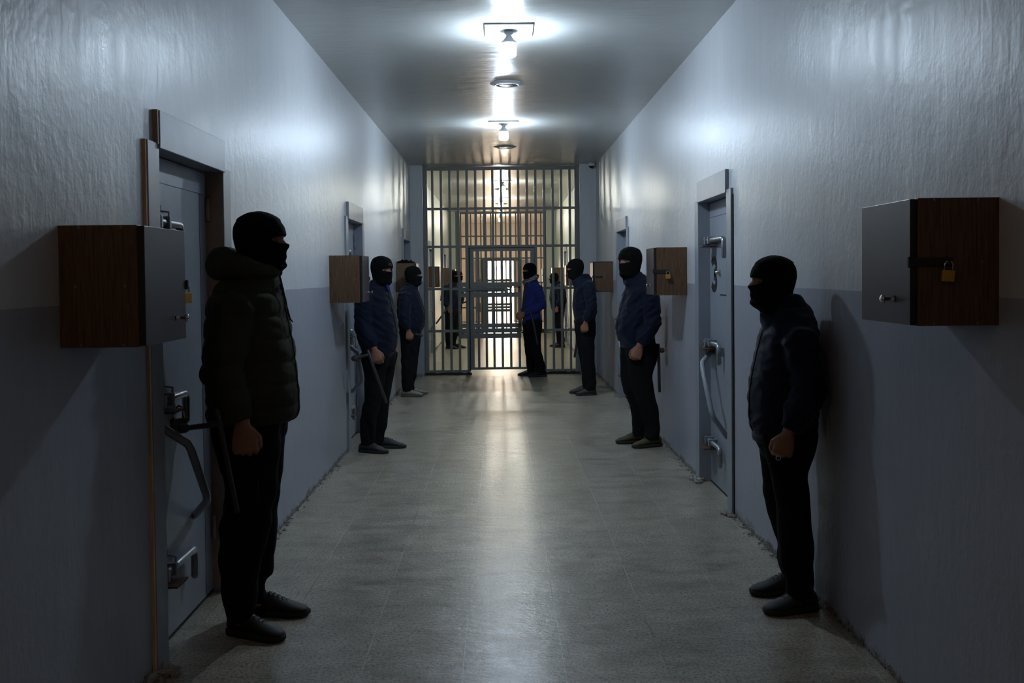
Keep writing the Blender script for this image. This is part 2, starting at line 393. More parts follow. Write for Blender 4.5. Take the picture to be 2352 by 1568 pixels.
def cell_door(n, side, y0, label, number=None, bolts=(1.76, 1.03, .32), handle=True, near=False):
    S = 1 if side < 0 else -1        # outward (into the corridor)
    X0 = XL if side < 0 else XR
    r = empty('door_%d' % n, (X0, y0, 0)); tag(r, label, 'door', 'steel cell doors along the corridor', 'structure')
    def xb(a, b): return (min(S * a, S * b), max(S * a, S * b))
    J = .07                           # the leaf sits this far back
    st = M['steel']
    # casing, two uprights and a header, standing slightly proud of the wall
    for q in ((-.125, .005), (DW - .005, DW + .125)): obj('door_casing', B((*xb(-J - .04, .016), *q, 0, 2.06)), st, r, bevel=.003)
    obj('door_header', B((*xb(-J - .04, .024), -.0045, DW + .0045, 2.04, 2.19)), st, r, bevel=.003)
    if side < 0 and near:
        obj('casing_edge', B((*xb(-.01, .012), -.14, -.1255, 0, 2.06)), M['filler'], r)
        obj('header_edge', B((*xb(0, .02), -.02, -.0055, 2.055, 2.19)), M['brown'], r)
        obj('jamb_lining', B((*xb(-J, .010), DW - .009, DW - .0055, 0.03, 2.040)), M['brown'], r)
    if side > 0 and near:
        obj('casing_gap', B((*xb(-.01, .006), -.14, -.1255, 0, 2.02)), M['grime'], r)
    leaf = obj('door_leaf', B((*xb(-J - .03, -J), .008, DW - .008, .012, 2.036)), st, r, bevel=.002)
    obj('leaf_rim', B((*xb(-J, -J + .003), .02, DW - .02, 1.93, 2.03), (*xb(-J, -J + .002), DW - .12 if side < 0 else .02, DW - .02 if side < 0 else .12, .02, 1.93)), M['steel_lo'], leaf)
    hy = DW - .01 if side < 0 else .01          # hinge side
    far = -1 if side < 0 else 1                 # the bolts shoot this way
    fx = -S * J
    for k, zb in enumerate(bolts):
        yb_ = (.37, .40, .48)[k] if side < 0 else (.33, .50, .48)[k]; ye = 0.01 if side < 0 else .91; q1, q2 = (.10, .20) if side < 0 else (.82, .70)
        b0 = bmesh.new(); X = fx + S * .036
        sgn = far
        tube(b0, [(X, ye, zb), (X, yb_, zb), (X, yb_ - sgn * .02, zb - .005), (X, yb_ - sgn * .034, zb - .02), (X, yb_ - sgn * .036, zb - .05), (X, yb_ - sgn * .036, zb - .12)], .0175, 12, round_ends=True)
        b = obj('bolt', b0, M['bolt'], r, True)
        for q in (q1, q2): obj('bolt_bracket', B((min(fx, fx + S * .062), max(fx, fx + S * .062), q - .012, q + .012, zb - .026, zb + .026)), st, b, bevel=.004)
        obj('lock_tab', B((min(fx, fx + S * .10), max(fx, fx + S * .10), min(q1, q2) - .02, max(q1, q2) + .02, zb - .047, zb - .040)), M['rust'], b)
        if side < 0:
            bm = bmesh.new(); tube(bm, [(fx + S * .045, q2 + .03, zb + .01), (fx + S * .045, q2 + .03, zb + .045), (fx + S * .01, q2 + .03, zb + .05), (fx + S * .008, q2 + .03, zb + .075)], .005, 8); obj('lock_hook', bm, M['bolt'], b, True)
    if handle:
        bm = bmesh.new()
        if side < 0: P = [(0, .10, .95), (.03, .115, .93), (.12, .18, .845), (.128, .20, .815), (.128, .40, .585), (.118, .44, .55), (.02, .60, .455), (0, .63, .44)]
        else: P = [(0, DW - .12, .97), (.03, DW - .14, .955), (.118, DW - .30, .90), (.125, DW - .34, .86), (.115, DW - .57, .60), (.10, DW - .585, .55), (.02, DW - .555, .435), (0, DW - .55, .41)]
        tube(bm, [(fx + S * p[0], p[1], p[2]) for p in P], .0175, 12)
        obj('pull_handle', bm, M['steel'] if side > 0 else M['steel_lo'], r, True)
    for zh in (1.86, .9, .32):
        bm = bmesh.new(); lathe(bm, [(.001, -.055), (.011, -.055), (.011, -.002), (.0095, 0), (.011, .002), (.011, .055), (.001, .055)], (fx + S * .012, hy + (-.012 if side < 0 else .012), zh), n=12)
        obj('hinge', bm, M['brown'] if near and side < 0 else st, r, True)
    if side > 0:                                  # wicket with its little lock
        yh = .57
        w = obj('wicket', B((min(fx, fx + S * .008), max(fx, fx + S * .008), yh - .22, yh, 1.38, 1.65)), st, r, bevel=.001)
        obj('wicket_gap', B((min(fx, fx + S * .003), max(fx, fx + S * .003), yh - .228, yh - .221, 1.38, 1.66), (min(fx, fx + S * .003), max(fx, fx + S * .003), yh - .228, yh, 1.372, 1.379)), M['seal'], w)
        bm = bmesh.new(); lathe(bm, [(.001, 0), (.02, 0), (.02, .012), (.012, .02), (.012, .034), (.001, .034)], (fx + S * .008, yh - .03, 1.53), 'x', 14)
        if S < 0:
            for v in bm.verts: v.co.x = fx - (v.co.x - fx) - .016
        obj('wicket_lock', bm, M['chrome'], w, True)
    if number:
        bm = bmesh.new(); numeral(bm, number, .205, .258, .055, fx + S * .0012, .768, 1.389, -1 if S < 0 else 1)
        obj('cell_number', bm, M['paint_black'], r)
        bm = B(*[(fx - .002, fx - .0005, .745 + q, .745 + q + .006, 1.63, 1.63 + h) for q, h in ((-.04, .12), (.03, .11))])
        obj('paint_drip', bm, M['steel_lo'], r)
    # scuffed black gap under the leaf
    obj('threshold', B((*xb(-J - .03, -J + .002), 0, DW, 0, .012)), M['grime'], r)
    return r
cell_door(1, -1, LD[0], 'cell door nearest on the left, behind the man in the hooded puffer jacket', near=True)
cell_door(2, 1, RD[0], 'cell door marked 3 on the right wall', number='3', near=True)
cell_door(3, -1, LD[1], 'left cell door half hidden by a brown box and the man with his face to the camera')
cell_door(4, 1, RD[1], 'right cell door behind the big man beside the padlocked box', number='5')
cell_door(5, -1, LD[2], 'left cell door nearest the bars, above the head of the stout man')
cell_door(6, -1, LD[3], 'left cell door just beyond the near bars', handle=True)
cell_door(7, 1, RD[3], 'right cell door seen between the bars beyond the gate')
cell_door(8, 1, RD[2], 'right cell door just beyond the near bars')
cell_door(9, -1, LD[4], 'left cell door before the second bars')
# pieces of crumbled plaster at the foot of the casings
for (x, y, s, lb) in ((XR - .02, RD[0] + DW + .04, 1, 'broken plaster lump at the foot of door 3'), (XL + .03, LD[0] - .13, 1.2, 'dirty broken plaster at the foot of the nearest left door'),
                      (XR - .02, RD[0] - .1, .8, 'broken plaster at the near foot of door 3'), (XR - .02, RD[1] + DW + .02, .9, 'broken plaster lump at the foot of the farther right door')):
    chunks('plaster_crumbs', [(x + random.gauss(0, .02), y + random.gauss(0, .05)) for _ in range(26)], lb, 'rubble', (.01 * s, .028 * s))

# ------------------------------------------------------------------ wall boxes
def padlock(x, y, z, label, rot=0, mat='brass', sc=1., tilt=0, group='small padlocks on the wall boxes'):
    r = empty('padlock', (x, y, z), rot); r.rotation_euler = (0, tilt, rot); r.scale = (sc,) * 3; tag(r, label, 'padlock', group)
    obj('lock_body', B((-.0185, .0185, -.007, .007, -.056, -.022)), M[mat], r, bevel=.003)
    bm = bmesh.new(); tube(bm, [(-.012, 0, -.024), (-.012, 0, -.006), (-.0085, 0, .002), (0, 0, .0055), (.0085, 0, .002), (.012, 0, -.006), (.012, 0, -.024)], .0028, 10)
    obj('shackle', bm, M['chrome'], r, True)
def wall_box(side, y0, z0, label, hasp='near', knob=True, edged=False, width=.24):
    S = 1 if side < 0 else -1; X0 = XL if side < 0 else XR
    r = empty('wall_box', (X0, y0, z0)); tag(r, label, 'box', 'brown wall boxes beside the cell doors')
    H, D = .375, .385
    def xb(a, b): return (min(S * a, S * b), max(S * a, S * b))
    obj('box_body', B((*xb(0, width), 0, D, 0, H)), M['wood'], r, bevel=.0015)
    obj('box_seal', B((*xb(width, width + .008), .004, D - .004, .004, H - .004)), M['seal'], r)
    d = obj('box_door', B((*xb(width + .0085, width + .0225), 0.001, D + .006, .003, H - .003)), M['lam'], r, bevel=.001)
    obj('door_edge', B((*xb(width + .0085, width + .0215), -.0008, .0008, .004, H - .004)), M['seal'], d)
    for sx in (.26, .8):
        for sz in (.018, .5, .982):
            bm = bmesh.new(); lathe(bm, [(.0001, -.0016), (.003, -.0012), (.004, 0)], (S * width * (sx if sz != .5 else sx + (.04 if sx > .5 else -.05)), 0, H * sz), 'y', 10); obj('screw', bm, M['badge'], r)
    for q in ((H - .001, H + .009), (-.009, .001)) if edged else ():
        obj('box_trim', B((*xb(0, width + .024), -.002, D + .002, *q)), M['seal'], r)
    yk = D * .74 if side < 0 else D * .30
    if knob:
        xs = width + .0225; bm = bmesh.new()
        lathe(bm, [(.001, xs), (.011, xs), (.006, xs + .006), (.005, xs + .03), (.012, xs + .033), (.014, xs + .038), (.008, xs + .043), (.001, xs + .043)], (0, yk, .078), 'x', 16)
        if S < 0:
            for v in bm.verts: v.co.x *= -1
        obj('key_knob', bm, M['chrome'], r, True)
    if hasp:
        ys = (-.006, -.0015) if hasp == 'near' else (D + .007, D + .011)
        L = .10
        obj('hasp', B((*xb(width - L, width + .024), *ys, H * .5 - .013, H * .5 + .013), (*xb(width + .0225, width + .030), ys[0], ys[0] + .012, H * .5 - .016, H * .5 + .016)), M['dark'], r, bevel=.001)
        obj('staple', B((*xb(width - L + .012, width - L + .018), ys[0] - .016 if hasp == 'near' else ys[1], ys[0] if hasp == 'near' else ys[1] + .016, H * .5 - .007, H * .5 + .007)), M['dark'], r)
    return r
wall_box(-1, 3.08, 1.320, 'brown box nearest on the left wall, wood side to the camera', 'far')
wall_box(1, 2.92, 1.367, 'brown box nearest on the right wall, dark with a yellow padlock', 'near')
wall_box(-1, 7.93, 1.322, 'brown box on the left wall beside the man with a baton at his thigh', 'far')
wall_box(1, 7.82, 1.357, 'brown box on the right wall between door 3 and the big man', 'near')
wall_box(-1, 13.0, 1.32, 'brown box behind the head of the stout man on the left', 'far', False)
wall_box(1, 12.96, 1.305, 'black edged brown box on the right wall nearest the bars', 'near', False, True)
wall_box(-1, 18.0, 1.32, 'dark box on the left wall first beyond the near bars', 'far', False)
wall_box(-1, 21.9, 1.32, 'brown box on the left wall beyond the bars, behind the man in blue', None, False)
wall_box(-1, 24.3, 1.30, 'small box on the left wall nearest the second bars', None, False)
wall_box(1, 18.25, 1.32, 'box on the right wall first beyond the near bars, door edge lit', 'near', False)
wall_box(1, 23.1, 1.31, 'brown box on the right wall over the shadowed man beyond the bars', 'near', False)
wall_box(1, 28.5, 1.32, 'tiny brown box on the right wall beyond the second bars', 'near', False)
padlock(XR - .155, 2.905, 1.367 + .185, 'yellow padlock on the dark box nearest on the right', tilt=.08)
padlock(XR - .155, 7.80, 1.357 + .185, 'yellow padlock on the box between door 3 and the big man')
padlock(XL + .262, 3.485, 1.320 + .185, 'yellow padlock on the far side of the nearest left box', rot=1.2, sc=1.1)
padlock(XL + .150, 8.335, 1.322 + .185, 'yellow padlock on the far side of the box beside the man with a baton')
padlock(XR + .02, RD[0] + DW - .07, 1.035, 'grey padlock hanging from the middle bolt of door 3', rot=PI / 2, mat='bolt', sc=1.6, group='padlocks on the cell doors')
padlock(XL - .005, LD[0] + .24, .985, 'tarnished padlock on the middle bolt of the nearest left door', rot=.9, mat='grimy', sc=1.9, group='padlocks on the cell doors')

# cloth left on the third left box
def lump_cloth():
    bm = bmesh.new(); g = bmesh.ops.create_icosphere(bm, subdivisions=4, radius=1)
    for v in bm.verts:
        p = v.co.copy(); k = noise.noise(p * 2.3) * .35
        v.co = Vector((p.x * .115 * (1 + k), p.y * .09 * (1 + k), max(-.008, p.z * .022 * (1 + 1.6 * noise.noise(p * 3.1)))))
    o = obj('black_cloth', bm, M['knit'], None, True); o.location = (XL + .115, 13.1, 1.32 + .375 + .009)
    return tag(o, 'crumpled black cloth lying on top of the box behind the stout man', 'cloth')
lump_cloth()

# dome camera
r = empty('dome_camera', (1.39, 15.08, ZC)); tag(r, 'small white dome camera in the ceiling corner right of the bars', 'security camera')
bm = bmesh.new(); lathe(bm, [(.001, 0), (.055, 0), (.055, -.03), (.05, -.045), (.001, -.045)], n=24); obj('camera_base', bm, M['white'], r, True)
bm = bmesh.new(); lathe(bm, [(.04, -.04), (.036, -.06), (.022, -.075), (.001, -.08)], n=24); obj('camera_dome', bm, M['dark'], r, True)

# ------------------------------------------------------------------ barred partitions
def barred_gate(Y, label, first):
    g = empty('barred_partition', (0, Y, 0)); tag(g, label, 'barred gate', 'barred partitions across the corridor')
    mt = M['gate']; t = .022
    obj('gate_frame', B((-1.164, -1.105, -t - .01, t + .01, .03, ZC), (1.15, 1.214, -t - .01, t + .01, .03, ZC), (-1.105, 1.15, -t - .01, t + .01, 3.135, 3.19)), mt, g, bevel=.003)
    XB = [-1.025 + .1315 * k for k in range(17)]
    for k, x in enumerate(XB):
        z0 = 1.965 if 4 < k < 12 else .04
        obj('bar', B((x - .0185, x + .0185, -.0185, .0185, z0, 3.14)), mt, g, bevel=.005)
    for z, spans in ((2.55, ((-1.105, 1.15),)), (1.97, ((-1.105, 1.15),)), (1.322, ((-1.105, -.48), (.535, 1.15))), (.675, ((-1.105, -.48), (.535, 1.15))), (.055, ((-1.105, -.48), (.535, 1.15)))):
        for a_, b_ in spans: obj('rail', B((a_, b_, -.013, .013, z - .019, z + .019)), mt, g, bevel=.003)
    bm = B((-1.165, -.45, -.05, .05, 0, .032), (.54, 1.215, -.05, .05, 0, .032))
    bmesh.ops.subdivide_edges(bm, edges=[e for e in bm.edges if abs((e.verts[0].co - e.verts[1].co).x) > .3], cuts=14)
    for v in bm.verts:
        if v.co.z > .01: v.co += Vector((0, 0, random.uniform(-.008, .008)))
    obj('sill', bm, M['grime'], g)
    obj('lock_plate', B(*[(-.645, -.49, -.032, -.024, z0, z1) for z0, z1 in ((1.352, 1.42), (1.272, 1.335), (1.19, 1.255), (.722, .788), (.645, .708), (.56, .63))],
                        *[(x, x + .045, -.040, -.032, z0, z1) for x in (-.645, -.535) for z0, z1 in ((1.185, 1.425), (.555, .792))]), mt, g, bevel=.001)
    obj('door_stop', B((-.481, -.465, -.004, .018, .05, 1.951), (-.481, .55, -.004, .018, 1.941, 1.951), (.531, .545, .0, .018, .05, 1.94)), M['seal'], g)
    # the hinged door in the partition
    d = obj('gate_door', B((-.464, -.405, -.02, .02, .075, 1.94), (.472, .53, -.02, .02, .075, 1.94), (-.405, .472, -.02, .02, 1.895, 1.94), (-.405, .472, -.02, .02, .075, .112)), mt, g, bevel=.003)
    for x in (-.337, -.218, -.1, .028, .157, .29, .405):
        obj('bar', B((x - .0185, x + .0185, -.0185, .0185, .11, 1.90)), mt, d, bevel=.005)
    obj('cover_plate', B(*[(-.44, .315, -.030, -.0215, z0, z1) for z0, z1 in ((1.352, 1.42), (1.19, 1.262), (.722, .788), (.645, .712), (.56, .633))], (-.44, .06, -.030, -.0215, 1.27, 1.343),
                         *[(x, x + .045, -.038, -.030, z0, z1) for x in (-.44, .01) for z0, z1 in ((1.185, 1.425), (.555, .792))]), mt, d, bevel=.001)
    bm = bmesh.new(); tube(bm, [(-.53, -.045, 1.305), (.16, -.045, 1.305)], .016, 10); box(bm, .06, .09, -.06, -.03, 1.215, 1.35); box(bm, .10, .12, -.06, -.03, 1.25, 1.33)
    obj('slide_bolt', bm, mt, d)
    obj('rust_bar', B((.115, .31, -.03, -.022, 1.335, 1.348), (.27, .31, -.03, -.022, 1.27, 1.348)), M['rust'], d)
    obj('latch', B((.25, .30, -.055, -.03, .60, .72), (.015, .05, -.05, -.038, .62, .72)), mt, d)
    bm = bmesh.new()
    for z in (1.83, .3): lathe(bm, [(.001, -.05), (.014, -.05), (.014, .05), (.001, .05)], (.536, -.022, z), n=12)
    obj('hinge', bm, mt, d)
    return g
barred_gate(G1, 'grey barred partition with a barred door, nearest across the corridor', True)
barred_gate(G2, 'second grey barred partition seen far through the first', False)

# far doorway: frame and two open metal shutters
r = empty('door_10', (0, YB, 0)); tag(r, 'open far doorway with bright daylight outside', 'door', kind='structure')
obj('door_frame', B((DX0 - .05, DX0 + .02, -.03, .16, 0, DT + .05), (DX1 - .02, DX1 + .05, -.03, .16, 0, DT + .05), (DX0, DX1, -.03, .16, DT, DT + .05)), M['gate'], r)
for s in (-1, 1):
    x = DX0 - .06 if s < 0 else DX1 + .06
    obj('door_leaf', B((min(x, x + s * .44), max(x, x + s * .44), -.07, -.035, .02, DT + .02)), simple('far_leaf_paint', (.36, .30, .29), .6), r)

# ------------------------------------------------------------------ people
def evaluated(o):
    dg = bpy.context.evaluated_depsgraph_get(); dg.update()
    return bpy.data.meshes.new_from_object(o.evaluated_get(dg))
def remeshed(name, bm, vox, mat, parent, smooth=6, disp=None):
    me = bpy.data.meshes.new('tmp'); bmesh.ops.recalc_face_normals(bm, faces=bm.faces); bmesh.ops.triangulate(bm, faces=bm.faces[:]); bm.to_mesh(me); bm.free()
    t = bpy.data.objects.new('tmp', me); C.objects.link(t)
    m = t.modifiers.new('r', 'REMESH'); m.mode = 'VOXEL'; m.voxel_size = vox; m.use_smooth_shade = True
    if smooth: s = t.modifiers.new('s', 'SMOOTH'); s.factor = .5; s.iterations = smooth
    out = evaluated(t); out.name = name; bpy.data.objects.remove(t); bpy.data.meshes.remove(me)
    if disp:
        n = len(out.vertices); co = np.empty(n * 3); out.vertices.foreach_get('co', co); co = co.reshape(-1, 3)
        no = np.empty(n * 3); out.vertices.foreach_get('normal', no); no = no.reshape(-1, 3)
        d = np.array([disp(Vector(c)) for c in co]); co = co + no * d[:, None]
        out.vertices.foreach_set('co', co.ravel()); out.update()
    o = link(name, out, None, parent, True); out.materials.clear(); out.materials.append(mat)
    return o

def sup(cx, cy, rx, ry, z, n=28, p=2.3, tilt=0):
    out = []
    for q in range(n):
        a_ = 2 * PI * q / n; c, s = math.cos(a_), math.sin(a_)
        x = rx * math.copysign(abs(c) ** (2 / p), c); y = ry * math.copysign(abs(s) ** (2 / p), s)
        out.append(Vector((cx + x, cy + y, z + tilt * x)))
    return out

HEAD = [(-.115, .012, -.062, .055), (-.06, .030, -.062, .056), (-.02, .052, -.064, .056), (0, .082, -.066, .056), (.018, .096, -.07, .060), (.04, .093, -.076, .065),
        (.06, .098, -.083, .069), (.082, .098, -.09, .072), (.105, .094, -.097, .075), (.125, .089, -.101, .077), (.145, .098, -.103, .078),
        (.165, .098, -.102, .078), (.185, .09, -.097, .074), (.205, .074, -.083, .064), (.222, .048, -.058, .045), (.232, .02, -.03, .02), (.235, .002, -.004, .003)]
def gauss(x, s): return math.exp(-x * x / (2 * s * s))
def head_pt(th, z, inf=0.):
    f, b, w = interp(HEAD, z)
    cx = (f + b) / 2; rx = (f - b) / 2 + inf; ry = w + inf
    c, s = math.cos(th), math.sin(th)
    p = 2.25
    x = cx + rx * math.copysign(abs(c) ** (2 / p), c); y = ry * math.copysign(abs(s) ** (2 / p), s)
    if c > 0:
        nz = gauss(z - .098, .014) + .55 * gauss(z - .118, .013)
        x += .019 * nz * gauss(y, .0125 + (.004 if z < .105 else 0)) + .008 * gauss(z - .05, .012) * gauss(y, .02) + .006 * gauss(z - .017, .01) * gauss(y, .02)
        if inf < .004: x -= .010 * gauss(z - .122, .010) * (gauss(y - .033, .013) + gauss(y + .033, .013))
        x += .004 * gauss(z - .142, .008) * gauss(y, .05)
    return Vector((x, y, z + (inf if z > .2 else 0)))

def hand(bm, wrist, d, n, s, curl=1., sc=1., spread=0.):
    """palm and five fingers; d points along the hand, n is the palm side, s goes towards the thumb"""
    W = Vector(wrist); d = Vector(d).normalized(); n = Vector(n); n = (n - d * n.dot(d)).normalized(); s = Vector(s); s = (s - d * s.dot(d) - n * s.dot(n)).normalized()
    pts = [(-.02, .026, .021), (0, .026, .020), (.02, .033, .019), (.05, .041, .017), (.08, .043, .0155), (.094, .04, .013)]
    rings = []
    for t, a_, b_ in pts:
        c = W + d * t * sc + n * (.004 * sc)
        rings.append([c + s * (math.cos(2 * PI * q / 16) * a_ * sc) + n * (math.sin(2 * PI * q / 16) * b_ * sc) for q in range(16)])
    ring_loft(bm, rings)
    for k, (off, L, r_, dr) in enumerate(((.031, .072, .0092, -.003), (.0105, .081, .0095, 0), (-.010, .075, .009, -.002), (-.030, .059, .0082, -.008))):
        p = W + (d * (.088 + dr) + s * off) * sc; ang = 0; P = [p - d * .012 * sc, p]
        for seg, (fr, bend) in enumerate(((.44, 62), (.31, 82), (.25, 45))):
            ang += math.radians(bend * curl + k * 3 * curl)
            dirv = d * math.cos(ang) + n * math.sin(ang) + s * (off * spread)
            p = p + dirv * L * fr * sc; P.append(p)
        tube(bm, P, [r_ * sc, r_ * 1.08 * sc, r_ * 1.0 * sc, r_ * .93 * sc, r_ * .8 * sc], 8, round_ends=True)
    p0 = W + (d * .022 + s * .024 + n * .006) * sc; p1 = p0 + (d * .030 + s * .022 + n * .012) * sc
    p2 = p1 + (d * .030 + s * .000 + n * .016) * sc; p3 = p2 + (d * .018 - s * .014 + n * .012) * sc
    tube(bm, [p0, p1, p2, p3], [.0145 * sc, .0125 * sc, .0108 * sc, .0085 * sc], 8, round_ends=True)

def shoe(par, pos, yaw, L, mat, style):
    r = obj('shoe', bmesh.new(), mat, par); r.location = pos; r.rotation_euler = (0, 0, yaw)
    t = [0, .04, .14, .28, .42, .55, .68, .80, .90, .96, 1.]
    hw = [.018, .029, .037, .037, .038, .043, .047, .046, .039, .028, .010]
    zt = [.065, .088, .104, .108, .100, .084, .068, .058, .050, .042, .030]
    if style == 'low': zt = [.055, .078, .09, .096, .094, .08, .062, .05, .042, .034, .024]
    bm = bmesh.new(); rings = []
    for a_, w, h in zip(t, hw, zt):
        x = -.085 + L * a_; ring = []
        for q in range(18):
            th = 2 * PI * q / 18; c, s = math.cos(th), math.sin(th)
            zz = .018 + (h - .018) * .5 * (1 + s); wf = w * (1 if s < 0 else (1 - .45 * s * s))
            ring.append((x, wf * math.copysign(abs(c) ** .8, c), zz))
        rings.append(ring)
    ring_loft(bm, rings)
    me = r.data; bmesh.ops.recalc_face_normals(bm, faces=bm.faces); bm.to_mesh(me); bm.free(); me.polygons.foreach_set('use_smooth', [True] * len(me.polygons))
    m = r.modifiers.new('s', 'SUBSURF'); m.levels = m.render_levels = 1
    bm = bmesh.new(); rings = []
    N = 22; lo, hi = [], []
    outl = []
    for q in range(N):
        th = 2 * PI * q / N; u = .5 - .5 * math.cos(th); w = np.interp(u, t, hw) + .004
        side = 1 if th < PI else -1
        outl.append((-.088 + (L + .008) * u, side * w * (0.9 if abs(math.sin(th)) < .3 else 1)))
    rr = [[(x, y, z) for x, y in outl] for z in (0., .012, .026)]
    rr[0] = [(x * .98, y * .94, z) for x, y, z in rr[0]]
    for k in rr:
        for i_, (x, y, z) in enumerate(k):
            k[i_] = (x, y, z + (.008 if x > L - .13 and z < .01 and style != 'low' else 0) * max(0, (x - (L - .13)) / .05))
    ring_loft(bm, rr)
    sm = {'shoe_w': 'shoe_w', 'shoe_o': 'shoe_o'}.get(mat.name, None)
    obj('sole', bm, M['sole'] if mat.name != 'pale_sneaker' else M['lace'], r, True)
    bm = bmesh.new()
    for k in range(5):
        u = .36 + .07 * k; x = -.085 + L * u; h = np.interp(u, t, zt); w = .016
        for sg in (-1, 1): tube(bm, [(x - .006 * sg, -w, h - .006), (x, 0, h + .002), (x + .006 * sg, w, h - .006)], .0022, 6)
    obj('laces', bm, M['lace'] if mat.name in ('brown_canvas_shoe', 'worn_grey_brown_shoe', 'grey_shoe') else M['sole'], r)
    return r

def cloth_disp(H, amp=.006, f=1., waist=None):
    def d(p):
        q = Vector((p.x * 8 * f, p.y * 8 * f, p.z * 17 * f + p.x * 11)); n = noise.noise(q)
        q2 = Vector((p.x * 16 + 5, p.y * 16, p.z * 34 + p.y * 12)); n2 = noise.noise(q2)
        return amp * ((1 - abs(n) * 2.2) * .8) + amp * .35 * n2 - amp * .4
    return d
def leg_disp(amp=.006):
    def d(p):
        k = .45 + 1.1 * gauss(p.z - .16, .09) + .8 * gauss(p.z - .5, .09) + .5 * gauss(p.z - .82, .06)
        n = noise.noise(Vector((p.x * 5, p.y * 5, p.z * 11 + p.x * 10))); n2 = noise.noise(Vector((p.x * 11 + 3, p.y * 11, p.z * 4)))
        return amp * k * n * 1.5 + amp * .8 * n2
    return d
def puff_disp(pitch=.12, amp=.013):
    def d(p):
        ph = (p.z + .012 * noise.noise(p * 4) + .03 * abs(p.x)) / pitch
        fr = ph - math.floor(ph); v = abs(math.sin(PI * fr)) ** .35
        n = noise.noise(Vector((p.x * 14, p.y * 14, p.z * 30)))
        return amp * (v - .75) + .004 * n
    return d

